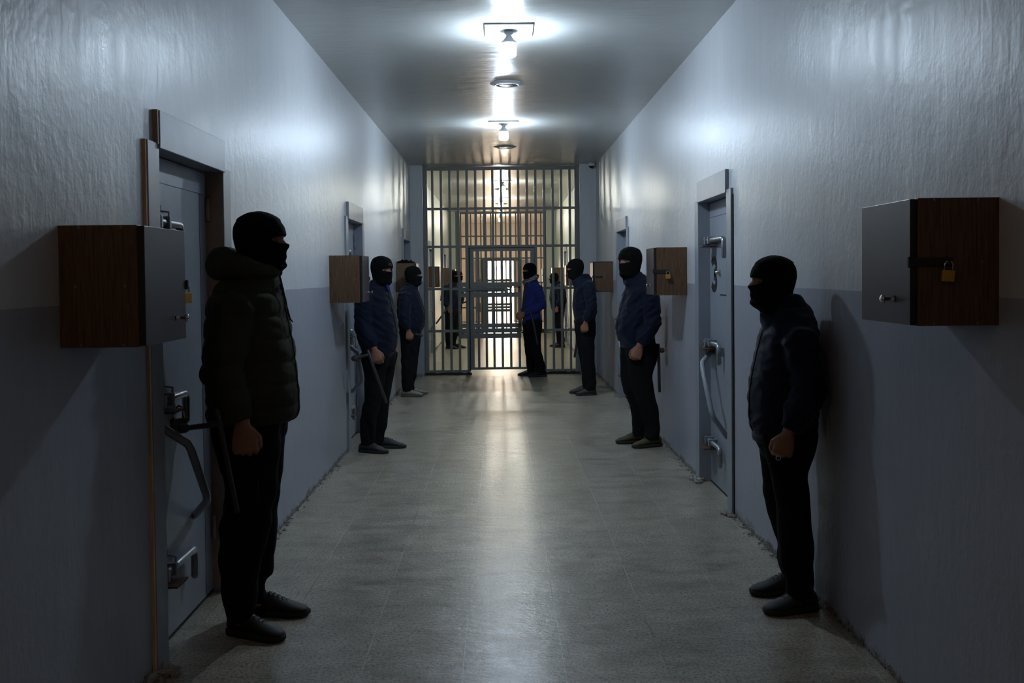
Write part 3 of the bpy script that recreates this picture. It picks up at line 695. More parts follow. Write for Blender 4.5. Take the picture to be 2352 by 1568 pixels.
def person(s):
    D = s['dir']; H = s['H']; vox = s.get('vox', .009)
    r = empty('person', (s['x'], s['y'], 0), (0 if D > 0 else PI) + math.radians(s.get('yaw', 0)))
    tag(r, s['label'], 'person', 'masked men standing along the corridor')
    near = -D                               # local y sign of the arm nearest the lens
    k = H / 1.72
    T = s['torso']                          # (z, back, front)
    zt = T[0][0]; zb = T[-1][0]
    T = sorted(T)
    Zsh = s.get('shoulder', .80 * H); Wd = s.get('w', .185) 
    def wid(z):
        u = (z - zb) / (Zsh - zb)
        if u <= 1: return Wd * (.88 + .12 * u)
        return max(.07, Wd - (z - Zsh) * 1.15 - ((z - Zsh) * 3) ** 2 * .2)
    hs = k * s.get('hs', 1.)                # head scale
    hz = H - .235 * hs; hx = s['head'][0]; hy = 0
    hyaw = math.radians(s.get('hyaw', 0)); hpitch = math.radians(s.get('hpitch', 0))
    HM = Matrix.Translation((hx, 0, hz)) @ Matrix.Rotation(hyaw, 4, 'Z') @ Matrix.Rotation(hpitch, 4, 'Y') @ Matrix.Scale(hs, 4)
    A = s['arms']
    # ---------------- body: one continuous surface
    bm = bmesh.new()
    NT_ = 48; zs = [-.115 + (.35) * (i / 50) for i in range(51)]
    ring_loft(bm, [[HM @ head_pt(2 * PI * q / NT_, z) for q in range(NT_)] for z in zs])
    c0, w0 = interp(T, zb + .1), None
    def tc(z): b, f = interp(T, z); return (b + f) / 2, (f - b) / 2
    rings = []
    for z, m in ((.86 * H * .52, .5), (.5 * H, .55), (.58 * H, .62), (.66 * H, .66), (.74 * H, .68), (Zsh - .02, .66), (Zsh + .035, .5)):
        cx, hx_ = tc(z); rings.append(sup(cx, 0, max(.05, hx_ * m), max(.06, wid(z) * .72), z, 20))
    cx, _ = tc(Zsh + .03); rings.append(sup((cx + hx) / 2 - .01, 0, .05, .05, Zsh + .07, 20)); rings.append(sup(hx - .012, 0, .048, .05, hz - .02, 20))
    ring_loft(bm, rings)
    feet = s['feet']                        # (near, far): (f, lateral, yaw)
    for i, sg in enumerate((near, -near)):
        arm = A[i]
        sh = Vector((arm[0][0], sg * (Wd - .01), arm[0][1])); el = Vector((arm[1][0], sg * arm[1][2], arm[1][1])); wr = Vector((arm[2][0], sg * arm[2][2], arm[2][1]))
        tube(bm, [Vector((sh.x, sg * .06, sh.z - .02)), sh, (sh + el) / 2, el, (el * .4 + wr * .6), wr], [.04, .045, .04, .036, .032, .025], 12)
        hd = arm[3] if len(arm) > 3 else {}
        dv = Vector(hd.get('d', (.15, 0, -1))); dv = Vector((dv.x, dv.y * sg, dv.z))
        nv = Vector(hd.get('n', (-.15, -1, 0))); nv = Vector((nv.x, nv.y * sg, nv.z)); sv = Vector(hd.get('s', (1, -.1, .1))); sv = Vector((sv.x, sv.y * sg, sv.z))
        hand(bm, wr, dv, nv, sv, hd.get('curl', .9), k * hd.get('sc', 1.08))
        L = s['legs'][i]
        lr = []
        for (z, b, f) in L: lr.append(((b + f) / 2, sg * s.get('stance', .1), z))
        tube(bm, [(lr[0][0], sg * .08, lr[0][2] + .06)] + lr + [(lr[-1][0], lr[-1][1], .05)], [.055] + [max(.03, .2 * (f - b)) for (z, b, f) in L] + [.03], 12)
    tag(remeshed('body', bm, max(.0045, vox * .5) if s.get('fine') else vox * .75, M['skin'], r, 1 if s.get('fine') else 2))
    body = r.children[-1]
    for sg in (-1, 1):
        bm = bmesh.new(); bmesh.ops.create_uvsphere(bm, u_segments=16, v_segments=10, radius=.011 * hs, matrix=Matrix.Translation(HM @ Vector((.0735, sg * .033, .121))))
        e = obj('eye', bm, M['eye'], body, True)
        bm = bmesh.new(); tube(bm, [HM @ Vector((.098, sg * .012, .143)), HM @ Vector((.099, sg * .03, .148)), HM @ Vector((.086, sg * .052, .143))], .0035 * hs, 8, round_ends=True)
        obj('eyebrow', bm, M['knit'], body, True)
    for sg in (-1, 1):
        bm = bmesh.new(); bmesh.ops.create_uvsphere(bm, u_segments=12, v_segments=8, radius=.0055 * hs, matrix=Matrix.Translation(HM @ Vector((.0805, sg * .033, .121))))
        obj('iris', bm, M['iris'], body, True)
    # ---------------- balaclava with an eye opening
    bm = bmesh.new(); NC, NR = 112, 84
    g = [[bm.verts.new(HM @ head_pt(2 * PI * q / NC, -.085 + .321 * i / (NR - 1), .006 + .0012 * noise.noise(Vector((q * .3, i * .22, 0))) + (.008 * gauss(-.085 + .321 * i / (NR - 1) + .02, .03)))) for q in range(NC)] for i in range(NR)]
    for i in range(NR - 1):
        z = -.085 + .321 * (i + .5) / (NR - 1)
        for q in range(NC):
            th = (q + .5) / NC * 360; th = th - 360 if th > 180 else th
            uu = (th / 47) ** 2; top = .1375 - .011 * uu ** 2; bot = s.get('slit', .1075) + (.1195 - s.get('slit', .1075)) * uu
            if abs(th) < 47 and bot < z < top: continue
            j = (q + 1) % NC; bm.faces.new((g[i][q], g[i][j], g[i + 1][j], g[i + 1][q]))
    bm.faces.new(g[-1])
    hole = {v for e in bm.edges if len(e.link_faces) == 1 for v in e.verts if v not in set(g[0])}
    for _ in range(8):
        nw = {}
        for v in hole:
            nb = [e.other_vert(v).co for e in v.link_edges if len(e.link_faces) == 1]
            if len(nb) == 2: nw[v] = v.co * .4 + (nb[0] + nb[1]) * .3
        for v, c in nw.items(): v.co = c
    o = obj('balaclava', bm, M['knit'], r, True); m = o.modifiers.new('s', 'SOLIDIFY'); m.thickness = .003; m.offset = -1
    if s.get('badge'):
        bm = bmesh.new(); P = []
        for q in range(15):
            a_ = PI * q / 14; P.append((.018 * math.cos(a_), .013 * math.sin(a_) - .004))
        def onhead(y, z): 
            th = math.atan2(y, .09); v = head_pt(th, .17 + z, .0095); return HM @ v
        tube(bm, [onhead(a_, b_) for a_, b_ in P], .0016, 6); tube(bm, [onhead(-.017 + .034 * q / 8, -.007 + .004 * math.sin(q)) for q in range(9)], .0018, 6)
        tube(bm, [onhead(-.008, .0), onhead(.0, .006), onhead(.008, .0)], .002, 6)
        obj('badge', bm, M['badge'], o)
    # ---------------- jacket
    jm = M[s.get('jacket', 'navy')]; puffer = s.get('puffer')
    bm = bmesh.new(); rings = []
    n = 26
    for i in range(n):
        z = zb + (T[-1][0] - zb) * i / (n - 1); b, f = interp(T, z)
        rings.append(sup((b + f) / 2, 0, (f - b) / 2, wid(z), z, 32, 2.4 if z < Zsh else 2.1))
    ring_loft(bm, rings)
    # collar
    if not puffer:
        b, f = T[-1][1], T[-1][2]; zt = T[-1][0]
        ring_loft(bm, [sup(hx - .03, 0, .075, .09, min(hz - .11, zt - .03), 24), sup(hx - .022, 0, .082 * k, .080 * k, hz - .050, 24, tilt=-.32),
                       sup(hx - .013, 0, .080 * k, .076 * k, hz + .002, 24, tilt=-.40), sup(hx - .011, 0, .066 * k, .062 * k, hz + .012, 24, tilt=-.42)])
    ar = s.get('sleeve', (.075, .066, .052))
    for i, sg in enumerate((near, -near)):
        arm = A[i]
        sh = Vector((arm[0][0], sg * (Wd - .012), arm[0][1])); el = Vector((arm[1][0], sg * arm[1][2], arm[1][1])); wr = Vector((arm[2][0], sg * arm[2][2], arm[2][1]))
        cuff = wr + (el - wr).normalized() * .02
        tube(bm, [Vector((sh.x, sg * (Wd * .45), sh.z + .01)), sh, sh * .5 + el * .5, el, el * .5 + cuff * .5, cuff + (el - cuff).normalized() * .035, cuff],
             [ar[0] * .9, ar[0], (ar[0] + ar[1]) / 2, ar[1], (ar[1] + ar[2]) / 2 * 1.02, ar[2], ar[2] * (.92 if puffer else .72)], 18, round_ends=False)
    dd = puff_disp(s.get('pitch', .098)) if puffer else cloth_disp(H, s.get('wr', .006) * 1.5)
    jk = remeshed('jacket', bm, vox, jm, r, 5, dd)
    if not puffer:                                    # ribbed hem band
        b, f = interp(T, zb + .01)
        bm = bmesh.new(); q0 = s.get('hem', 1.0)
        ring_loft(bm, [sup((b + f) / 2, 0, (f - b) / 2 * q0 * .97, wid(zb) * .97, zb - .035, 30), sup((b + f) / 2, 0, (f - b) / 2 * q0, wid(zb) * 1.0, zb - .02, 30), sup((b + f) / 2, 0, (f - b) / 2 * q0, wid(zb) * 1.0, zb + .015, 30)])
        obj('hem_band', bm, jm, jk, True)
    # front zip
    bm = bmesh.new(); P = []
    for i in range(18):
        z = zb + .01 + (T[-1][0] - .02 - zb) * i / 17; P.append((interp(T, z)[1] + (.004 if not puffer else .004), 0.0, z))
    tube(bm, P, .0035, 6); obj('zip', bm, M['seal'], jk)
    if s.get('pocket', True):
        for sg in (-1, 1):
            z0 = zb + .14 * (Zsh - zb); b, f = interp(T, z0 + .06); cx = (b + f) / 2; rx = (f - b) / 2
            bm = bmesh.new(); th = .95
            P = [(cx + rx * math.cos(th - .12 * q) * 1.0 + .002, sg * wid(z0) * math.sin(th - .12 * q) ** .85 + sg * .004, z0 + .05 * q) for q in range(4)]
            tube(bm, P, .003, 6); obj('pocket_zip', bm, M['badge' if s.get('zipshine') else 'seal'], jk)
    # ---------------- trousers
    bm = bmesh.new(); tm = M[s.get('pants', 'trouser')]
    L0, L1 = s['legs']; zw = max(L0[0][0], zb + .04)
    b0 = min(L0[0][1], L1[0][1]); f0 = max(L0[0][2], L1[0][2])
    ring_loft(bm, [sup((b0 + f0) / 2, 0, (f0 - b0) / 2 * q1, .175 * q1 * k, z, 28) for z, q1 in ((zw + .05, .9), (zw, .96), (zw - .05, 1.0), (zw - .1, .97), (zw - .15, .8), (zw - .18, .5))])
    for i, sg in enumerate((near, -near)):
        L = s['legs'][i]; rings = []; y0 = .088; y1 = s.get('stance', .1)
        zlo = L[-1][0]; TL = sorted([(z, b, f) for z, b, f in L])
        for q in range(22):
            z = TL[0][0] + (TL[-1][0] - TL[0][0]) * q / 21; b, f = interp(TL, z); u = z / TL[-1][0]
            ww = min((f - b) / 2 * 1.02, .062 + .034 * u)
            if z < .12: ww = max(ww, .058)
            rings.append(sup((b + f) / 2, sg * (y1 + (y0 - y1) * u), (f - b) / 2, ww * k, z, 22, 2.1))
        ring_loft(bm, rings)
    tr = remeshed('trousers', bm, vox, tm, r, 4, leg_disp(s.get('legw', .007)))
    if s.get('piping'):
        L = sorted(s['legs'][0]); bm = bmesh.new(); P = []
        for q in range(24):
            z = L[0][0] + .04 + (L[-1][0] - L[0][0] - .1) * q / 23; b, f = interp(L, z); ww = .062 + .034 * z / L[-1][0]
            P.append(((b * .3 + f * .7), near * (.1 - .012 * z / .9 + ww * k * .93), z))
        tube(bm, P, .004, 6); obj('side_piping', bm, M['stripe'], tr)
    # ---------------- shoes
    for i, sg in enumerate((near, -near)):
        ff, lat, yw = feet[i]
        shoe(r, (ff, sg * lat, 0), math.radians(yw), s.get('foot', .285), M[s.get('shoe', 'shoe_k')], s.get('shoestyle', 'mid'))
    return r, HM, near

def baton(label, pts, hpts=None, rad=.0155, knob=True, mat='club', grp=None):
    """pts = rod from grip to tip; hpts = side handle"""
    o = empty('baton', pts[0]); tag(o, label, 'baton', grp); b = Vector(pts[0])
    bm = bmesh.new(); tube(bm, [Vector(p) - b for p in pts], rad, 12, round_ends=True); obj('rod', bm, M[mat], o, True)
    if hpts:
        bm = bmesh.new(); tube(bm, [Vector(p) - b for p in hpts], rad * .95, 12, round_ends=True)
        e = Vector(hpts[-1]) - b; d = (Vector(hpts[-1]) - Vector(hpts[0])).normalized()
        tube(bm, [e - d * .012, e, e + d * .012], [rad * 1.5, rad * 1.85, rad * 1.5], 12, round_ends=True)
        for q in range(9):
            p = Vector(hpts[0]).lerp(Vector(hpts[-1]), .2 + .07 * q) - b; tube(bm, [p, p + d * .004], rad * 1.12, 12)
        obj('side_handle', bm, M[mat], o, True)
    return o

HANG = {'d': (.12, 0, -1), 'n': (-.1, -1, 0), 's': (1, 0, .1), 'curl': .9}
P = []
# 1 near left: hooded olive puffer
m1 = dict(x=-1.08, y=4.38, dir=1, yaw=0, H=1.81, head=(.035,), hyaw=-3, vox=.008, fine=True, jacket='olive', puffer=True, pants='jog', shoe='shoe_k', w=.235,
    label='masked man in a hooded olive puffer jacket, nearest on the left',
    torso=[(1.575, -.06, .10), (1.53, -.12, .115), (1.47, -.165, .125), (1.40, -.185, .135), (1.33, -.195, .15), (1.25, -.2, .165), (1.137, -.2, .178), (1.02, -.195, .188), (.94, -.2, .188), (.905, -.19, .165)],
    arms=[[(-.03, 1.40), (-.07, 1.135, .262), (.015, .925, .27), dict(d=(.10, -.03, -1), n=(-.25, -1, 0), s=(1, -.15, .1), curl=.95, sc=1.18)],
          [(-.03, 1.40), (-.075, 1.135, .27), (.0, .93, .26), HANG]], sleeve=(.088, .088, .062),
    legs=[[(.92, -.17, .137), (.80, -.155, .13), (.72, -.135, .125), (.664, -.11, .12), (.6, -.105, .115), (.54, -.12, .1), (.479, -.13, .086), (.294, -.132, .045), (.15, -.12, .02), (.06, -.105, .01)],
          [(.92, -.15, .115), (.75, -.12, .108), (.613, -.1, .094), (.457, -.11, .076), (.33, -.11, .05), (.242, -.11, .032), (.2, -.115, .036), (.145, -.105, .016), (.07, -.09, .02)]],
    feet=[(-.03, .12, -24), (-.0, .14, -6)], stance=.125, foot=.285, legw=.009, piping=True, pocket=True)
# 2 near right
m7 = dict(x=1.312, y=4.58, dir=-1, yaw=0, H=1.60, head=(.06,), hyaw=0, hs=1.04, vox=.008, fine=True, slit=.0985, jacket='navy2', pants='jog', shoe='shoe_g', w=.19,
    label='masked man in a dark navy jacket, nearest on the right',
    torso=[(1.425, -.06, .055), (1.395, -.085, .07), (1.36, -.11, .08), (1.312, -.125, .088), (1.232, -.135, .115), (1.132, -.138, .14), (1.032, -.135, .16), (.952, -.135, .168), (.872, -.135, .168), (.822, -.13, .16), (.79, -.13, .15)],
    arms=[[(-.012, 1.225), (-.042, 1.0, .215), (.055, .82, .215), dict(d=(.3, -.05, -1), n=(-.2, -1, -.1), s=(1, -.2, .3), curl=.95, sc=1.15)],
          [(-.012, 1.225), (-.042, 1.0, .215), (.05, .82, .215), HANG]], sleeve=(.082, .078, .062),
    legs=[[(.80, -.12, .14), (.72, -.10, .125), (.62, -.066, .102), (.5, -.075, .086), (.43, -.083, .076), (.3, -.09, .06), (.236, -.09, .055), (.14, -.083, .045), (.06, -.079, .045)],
          [(.80, -.12, .13), (.68, -.1, .10), (.56, -.08, .09), (.436, -.09, .068), (.353, -.095, .05), (.27, -.11, .022), (.22, -.115, .01), (.18, -.11, .012), (.09, -.11, -.01)]],
    feet=[(-.025, .115, 14), (-.035, .13, 4)], stance=.115, foot=.262, wr=.007)
# 3 left, face to camera
m2 = dict(x=-1.12, y=8.79, dir=1, yaw=-16, H=1.70, head=(.085,), hyaw=-24, hpitch=3, vox=.009, jacket='navy', pants='trouser', shoe='shoe_g', shoestyle='low', w=.2, badge=True,
    label='masked man in navy leaning back, his face turned to the camera, on the left',
    torso=[(1.50, .005, .115), (1.46, -.035, .135), (1.42, -.055, .148), (1.361, -.07, .152), (1.266, -.125, .172), (1.152, -.14, .20), (1.038, -.135, .215), (.96, -.115, .21), (.89, -.085, .195), (.86, -.075, .18)],
    arms=[[(.0, 1.33), (-.005, 1.09, .215), (.10, .905, .215), dict(d=(.3, 0, -1), n=(-.3, -1, 0), s=(1, -.3, .3), curl=.6, sc=1.12)],
          [(-.01, 1.33), (-.02, 1.08, .22), (.09, .90, .22), HANG]], sleeve=(.08, .074, .056),
    legs=[[(.86, -.075, .19), (.75, -.06, .165), (.66, -.04, .145), (.58, -.036, .13), (.5, -.04, .115), (.43, -.05, .10), (.36, -.07, .08), (.31, -.078, .07), (.2, -.085, .055), (.125, -.09, .045), (.06, -.08, .04)],
          [(.86, -.075, .19), (.75, -.06, .165), (.66, -.04, .15), (.58, -.036, .135), (.5, -.04, .12), (.43, -.045, .105), (.36, -.06, .09), (.31, -.07, .08), (.2, -.075, .065), (.125, -.08, .055), (.06, -.075, .05)]],
    feet=[(-.02, .11, -8), (.03, .13, 10)], stance=.105, wr=.007)
# 4 left, stout
m3 = dict(x=-1.14, y=12.78, dir=1, yaw=-4, H=1.65, head=(.03,), hyaw=-6, hs=1.04, vox=.011, jacket='navy', pants='trouser', shoe='shoe_w', w=.2,
    label='stout masked man in navy with pale sneakers, farthest on the left before the bars',
    torso=[(1.40, -.10, .065), (1.36, -.13, .08), (1.314, -.15, .10), (1.203, -.175, .135), (1.064, -.18, .168), (.953, -.168, .17), (.87, -.155, .15), (.82, -.14, .12)],
    arms=[[(-.03, 1.27), (-.06, 1.02, .235), (.0, .84, .22), dict(d=(.05, 0, -1), n=(-.2, -1, 0), s=(1, -.2, .1), curl=.8, sc=1.12)],
          [(-.03, 1.27), (-.06, 1.02, .235), (0, .84, .22), HANG]], sleeve=(.08, .075, .056),
    legs=[[(.83, -.15, .12), (.65, -.125, .10), (.48, -.125, .08), (.316, -.12, .045), (.12, -.12, .02), (.06, -.11, .02)]] * 2,
    feet=[(-.045, .10, -4), (-.02, .12, 4)], stance=.1)
# 5 centre, in front of the bars
m4 = dict(x=.49, y=15.03, dir=-1, yaw=16, H=1.70, head=(.05,), hyaw=18, vox=.011, jacket='blue', pants='jog', shoe='shoe_k', w=.185,
    label='masked man in a bright blue jacket and checked scarf, hands clasped, before the bars',
    torso=[(1.45, -.06, .085), (1.42, -.08, .1), (1.373, -.095, .118), (1.21, -.115, .14), (1.08, -.105, .155), (.98, -.1, .16), (.9, -.11, .155), (.83, -.12, .15)],
    arms=[[(-.02, 1.32), (-.075, 1.07, .225), (.175, .95, .09), dict(d=(.75, -.5, -.75), n=(-.3, -1, 0), s=(.6, 0, .7), curl=.5, sc=1.15)],
          [(-.02, 1.32), (-.06, 1.08, .225), (.17, .955, .09), dict(d=(.75, -.5, -.75), n=(-.3, -1, 0), s=(.6, 0, .7), curl=.5, sc=1.15)]], sleeve=(.075, .068, .052),
    legs=[[(.84, -.115, .145), (.68, -.095, .13), (.555, -.08, .12), (.45, -.09, .1), (.36, -.1, .08), (.22, -.135, .045), (.12, -.15, .01), (.06, -.14, .0)],
          [(.84, -.115, .145), (.68, -.09, .135), (.555, -.07, .125), (.45, -.06, .11), (.36, -.055, .1), (.22, -.05, .085), (.12, -.05, .07), (.06, -.05, .07)]],
    feet=[(-.09, .09, 6), (.0, .12, 0)], stance=.1, foot=.30)
# 6 right, farthest before the bars
m5 = dict(x=1.055, y=12.70, dir=-1, yaw=4, H=1.72, head=(.085,), hyaw=6, hpitch=6, vox=.011, jacket='navy', pants='trouser', shoe='shoe_o', w=.19, badge=True,
    label='masked man in navy with head bowed, right of the bars',
    torso=[(1.53, -.075, .075), (1.5, -.1, .085), (1.453, -.115, .095), (1.36, -.14, .11), (1.26, -.155, .125), (1.12, -.165, .138), (1.04, -.165, .125), (.98, -.15, .115), (.93, -.14, .11)],
    arms=[[(-.04, 1.38), (-.07, 1.13, .225), (.01, .92, .215), dict(d=(.1, 0, -1), n=(-.2, -1, 0), s=(1, -.2, .1), curl=.75, sc=1.12)],
          [(-.04, 1.38), (-.07, 1.13, .225), (.01, .92, .215), HANG]], sleeve=(.078, .07, .054),
    legs=[[(.94, -.14, .115), (.8, -.14, .1), (.72, -.125, .09), (.6, -.118, .074), (.43, -.125, .038), (.265, -.135, .022), (.15, -.135, .01), (.06, -.13, .01)]] * 2,
    feet=[(-.055, .10, 8), (-.01, .11, 2)], stance=.1, foot=.27)
# 7 right, big man
m6 = dict(x=1.23, y=8.88, dir=-1, yaw=12, H=1.76, head=(.075,), hyaw=26, hpitch=2, vox=.009, jacket='navy', pants='trouser', shoe='shoe_b', w=.205, hs=1.04, 
    label='big masked man in navy with brown canvas shoes, beside the padlocked box on the right',
    torso=[(1.52, -.06, .055), (1.49, -.09, .078), (1.46, -.105, .092), (1.416, -.12, .105), (1.32, -.145, .14), (1.2, -.145, .168), (1.107, -.145, .198), (1.01, -.135, .205), (.95, -.125, .18), (.91, -.12, .16)],
    arms=[[(-.03, 1.36), (-.05, 1.10, .215), (.075, .90, .215), dict(d=(.35, 0, -1), n=(-.3, -1, 0), s=(1, -.3, .3), curl=.9, sc=1.15)],
          [(-.03, 1.36), (-.06, 1.09, .215), (.06, .90, .215), HANG]], sleeve=(.084, .076, .06),
    legs=[[(.88, -.135, .15), (.76, -.125, .14), (.68, -.094, .13), (.6, -.08, .12), (.507, -.097, .105), (.41, -.12, .065), (.333, -.136, .03), (.236, -.144, .01), (.16, -.14, .0), (.06, -.14, .0)],
          [(.88, -.12, .15), (.76, -.11, .145), (.68, -.08, .145), (.6, -.06, .14), (.507, -.06, .127), (.41, -.07, .08), (.333, -.08, .055), (.236, -.09, .038), (.16, -.09, .03), (.06, -.09, .03)]],
    feet=[(-.08, .11, 8), (-.02, .13, 0)], stance=.105, wr=.007)
# 8, 9, 10 beyond the bars
m8 = dict(m2); m8.update(x=-1.01, y=20.95, yaw=-24, H=1.63, hyaw=-20, vox=.013, badge=True, shoe='shoe_k', label='masked man in navy holding a baton, left beyond the near bars',
    torso=[(z * .955, b - .035, f - .035) for z, b, f in m2['torso']], head=(.05,), legs=[[(.83, -.13, .12), (.65, -.115, .10), (.48, -.115, .08), (.316, -.11, .05), (.12, -.11, .03), (.06, -.1, .02)]] * 2,
    arms=[[(-.045, 1.27), (-.08, 1.03, .235), (.045, .86, .23), HANG], [(-.045, 1.27), (-.08, 1.03, .24), (.045, .86, .23), HANG]])
m9 = dict(m5); m9.update(x=1.20, y=21.0, yaw=0, H=1.56, hyaw=0, hpitch=4, vox=.013, badge=False, jacket='navy2', shoe='shoe_k', head=(.06,), w=.2, label='masked man in shadow, right beyond the near bars',
    torso=[(z * .905, b - .02, f + .03) for z, b, f in m5['torso']], legs=[[(z * .9, b, f + .01) for z, b, f in m5['legs'][0]]] * 2,
    arms=[[(-.04, 1.25), (-.07, 1.02, .235), (.03, .84, .225), HANG], [(-.04, 1.25), (-.07, 1.02, .235), (.03, .84, .225), HANG]])
m10 = dict(m3); m10.update(x=-1.085, y=25.3, yaw=0, H=1.64, hyaw=0, vox=.014, jacket='navy2', shoe='shoe_k', label='masked man barely seen on the left just before the second bars')
made = {}
for nm, sp in (('m1', m1), ('m2', m2), ('m3', m3), ('m4', m4), ('m5', m5), ('m6', m6), ('m7', m7), ('m8', m8), ('m9', m9), ('m10', m10)):
    made[nm] = person(sp)

# hood, drawstrings of the puffer jacket
r1, HM1, _ = made['m1']
jk = [c for c in r1.children if c.name.startswith('jacket')][0]
bm = bmesh.new(); pts, ra, rb = [], [], []
for q in range(25):
    a_ = math.radians(-168 + 336 * q / 24); ca = math.cos(a_ + PI)       # open at the front
    back = (1 + math.cos(a_)) / 2
    pts.append((-.015 - (.118 if ca < 0 else .112) * math.cos(a_), .130 * math.sin(a_) * (1 + .12 * back), 1.552 + .043 * back)); ra.append(.030 + .046 * back); rb.append(.030 + .032 * back)
tube(bm, pts, ra, 16, rb=rb, round_ends=True)
remeshed('hood', bm, .008, M['olive'], jk, 6, lambda p: .006 * noise.noise(p * 14) + .004 * noise.noise(Vector((p.x * 30, p.y * 30, p.z * 8))))
bm = bmesh.new()
tube(bm, [(.105, .03, 1.53), (.122, .032, 1.50), (.128, .03, 1.46), (.137, .02, 1.40), (.158, .02, 1.34)], .0028, 8)
tube(bm, [(.118, -.03, 1.56), (.132, -.035, 1.52), (.142, -.035, 1.47), (.155, -.03, 1.40), (.168, -.03, 1.35), (.178, -.03, 1.335)], .0028, 8)
tube(bm, [(.130, -.035, 1.50), (.138, -.035, 1.475)], .0075, 10)
obj('drawstring', bm, M['seal'], jk, True)
# ring on a finger of the nearest right man
r7 = made['m7'][0]
# checked scarf
r4 = made['m4'][0]
bm = bmesh.new()
tube(bm, [(.035 - .088 * math.cos(2 * PI * q / 24), .092 * math.sin(2 * PI * q / 24), 1.462 + .038 * math.cos(2 * PI * q / 24) + .006 * math.sin(q * 2.1)) for q in range(24)] + [(.035 - .088, .0, 1.50)], .034, 12, rb=.040)
tube(bm, [(.11, -.03, 1.44), (.125, -.035, 1.40), (.128, -.03, 1.36)], [.03, .026, .012], 10, rb=[.03, .03, .02], round_ends=True)
remeshed('scarf', bm, .009, M['scarf'], r4, 3, lambda p: .010 * noise.noise(p * 22))
# blue shirt collar of man 2
r2 = made['m2'][0]
bm = bmesh.new(); tube(bm, [(.135, -.03, 1.485), (.150, -.028, 1.45), (.157, -.022, 1.415)], [.010, .014, .006], 10, rb=[.018, .02, .012], round_ends=True)
obj('shirt_collar', bm, M['shirt'], r2, True)

bg = 'batons carried by the masked men'
# batons (world coordinates)
baton('black side-handle baton at the hip of the man in the puffer jacket', [(-1.132, 3.98, 1.0), (-1.118, 3.98, .93), (-1.062, 3.99, .60)], [(-1.118, 3.98, .95), (-1.262, 3.97, .935)], .0105, grp=bg)
baton('black side-handle baton hanging at the thigh of the man facing the camera', [(-1.12, 8.44, .90), (-1.07, 8.42, .75), (-.975, 8.43, .47)], [(-1.11, 8.44, .87), (-1.225, 8.40, .845)], .015, grp=bg)
baton('black baton tucked in the belt of the stout man, its end at his belly', [(-1.06, 12.5, .80), (-.985, 12.48, .785)], None, .016, grp=bg)
baton('black baton hanging at the hip of the man in bright blue', [(.45, 14.80, .955), (.505, 14.79, .72), (.54, 14.81, .50)], None, .016, grp=bg)
baton('black baton showing behind the thigh of the man with bowed head', [(1.02, 12.965, .85), (.955, 12.965, .46)], None, .015, grp=bg)
baton('black baton showing behind the knee of the big man', [(1.388, 8.80, .90), (1.392, 8.80, .70), (1.396, 8.80, .49)], [(1.386, 8.79, .86), (1.40, 8.68, .86)], .013, grp=bg)
b = baton('short taped baton in the far hand of the big man', [(1.17, 9.16, .80), (1.13, 9.16, .86)], None, .017, mat='tape', grp=bg)
bm = bmesh.new(); tube(bm, [(-.04, 0, .06), (-.062, 0, .10)], .0185, 12, round_ends=True); obj('grip', bm, M['dark'], b, True)
baton('long black baton in the hand of the man left beyond the bars', [(-1.06, 20.6, .90), (-1.32, 20.55, .55)], None, .018, grp=bg)
baton('thin black baton end beside the man nearest the second bars', [(-1.08, 25.07, .79), (-.80, 25.03, .885)], None, .018, grp=bg)
# bum bag behind the big man
bm = bmesh.new(); g = bmesh.ops.create_icosphere(bm, subdivisions=3, radius=1)
for v in bm.verts: v.co = Vector((v.co.x * .03, v.co.y * .06, v.co.z * .04)) * (1 + .1 * noise.noise(v.co * 3))
o = obj('belt_pouch', bm, M['knit'], None, True); o.location = (1.375, 8.93, .87); tag(o, 'small black pouch at the back of the big man in navy', 'pouch')
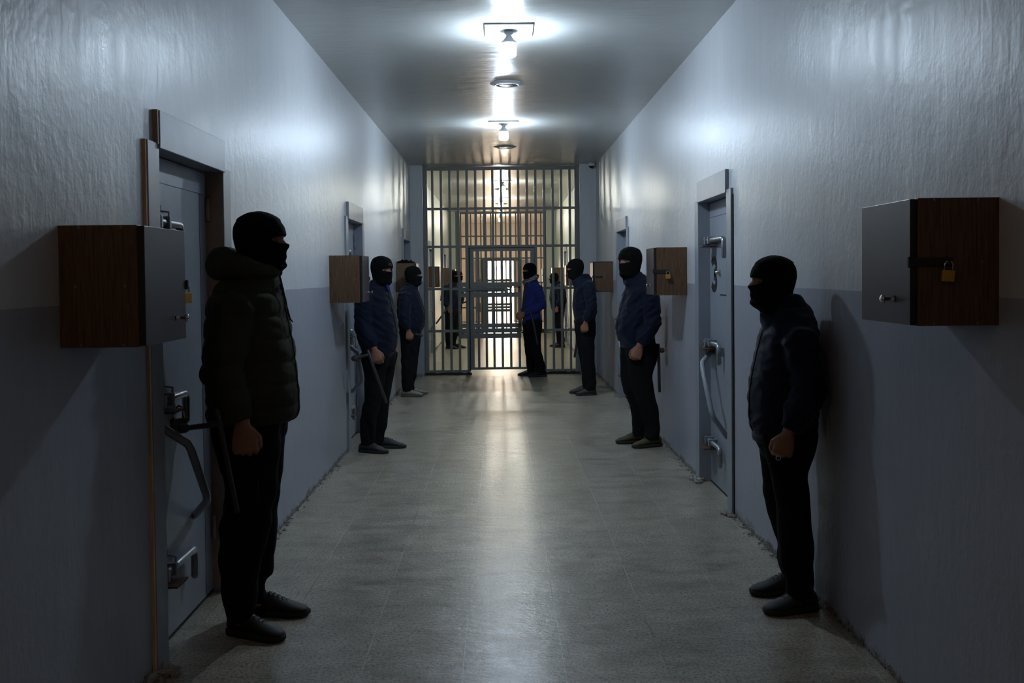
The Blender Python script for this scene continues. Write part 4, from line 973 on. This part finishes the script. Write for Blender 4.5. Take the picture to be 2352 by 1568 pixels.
# ring
bm = bmesh.new(); tube(bm, [(.0105 * math.cos(2 * PI * q / 14), 0, .0105 * math.sin(2 * PI * q / 14)) for q in range(15)], .0016, 6)
o = obj('finger_ring', bm, M['ring'], made['m7'][0], True); o.location = (.098, .212, .7135)

# ------------------------------------------------------------------ daylight and camera
w = bpy.data.worlds.new('sky'); bpy.context.scene.world = w; w.use_nodes = True
w.node_tree.nodes['Background'].inputs[0].default_value = (1., .80, .60, 1); w.node_tree.nodes['Background'].inputs[1].default_value = 11.
ld = bpy.data.lights.new('daylight_portal', 'AREA'); ld.shape = 'RECTANGLE'; ld.size = DX1 - DX0; ld.size_y = DT; ld.cycles.is_portal = True
lo = bpy.data.objects.new('daylight_portal', ld); C.objects.link(lo); lo.location = (0, YB + .15, DT / 2); lo.rotation_euler = (PI / 2, 0, PI)
lo.rotation_euler = (-PI / 2, 0, 0)

cd = bpy.data.cameras.new('camera'); cam = bpy.data.objects.new('camera', cd); C.objects.link(cam)
cd.sensor_width = 36; cd.lens = 2300 / 2352 * 36; cd.shift_y = -.0378; cd.clip_start = .05; cd.clip_end = 200
y_, p_, r_ = math.radians(.66), math.radians(1.6), math.radians(.6)
fwd = Vector((math.sin(y_) * math.cos(p_), math.cos(y_) * math.cos(p_), -math.sin(p_)))
rt = Vector((math.cos(y_), -math.sin(y_), 0)); up = rt.cross(fwd)
rt2 = rt * math.cos(r_) - up * math.sin(r_); up2 = up * math.cos(r_) + rt * math.sin(r_)
cam.matrix_world = Matrix(((rt2.x, up2.x, -fwd.x, 0), (rt2.y, up2.y, -fwd.y, 0), (rt2.z, up2.z, -fwd.z, CAMH), (0, 0, 0, 1)))
bpy.context.scene.camera = cam
sc = bpy.context.scene
sc.view_settings.view_transform = 'Standard'; sc.view_settings.look = 'None'; sc.view_settings.gamma = 1; sc.view_settings.use_curve_mapping = False
sc.view_settings.exposure = 0.88
sc.cycles.max_bounces = 4; sc.cycles.diffuse_bounces = 3; sc.cycles.glossy_bounces = 2; sc.cycles.use_adaptive_sampling = True; sc.cycles.adaptive_threshold = .07; sc.cycles.sample_clamp_indirect = 6; sc.cycles.use_denoising = True
sc.cycles.caustics_reflective = False; sc.cycles.caustics_refractive = False
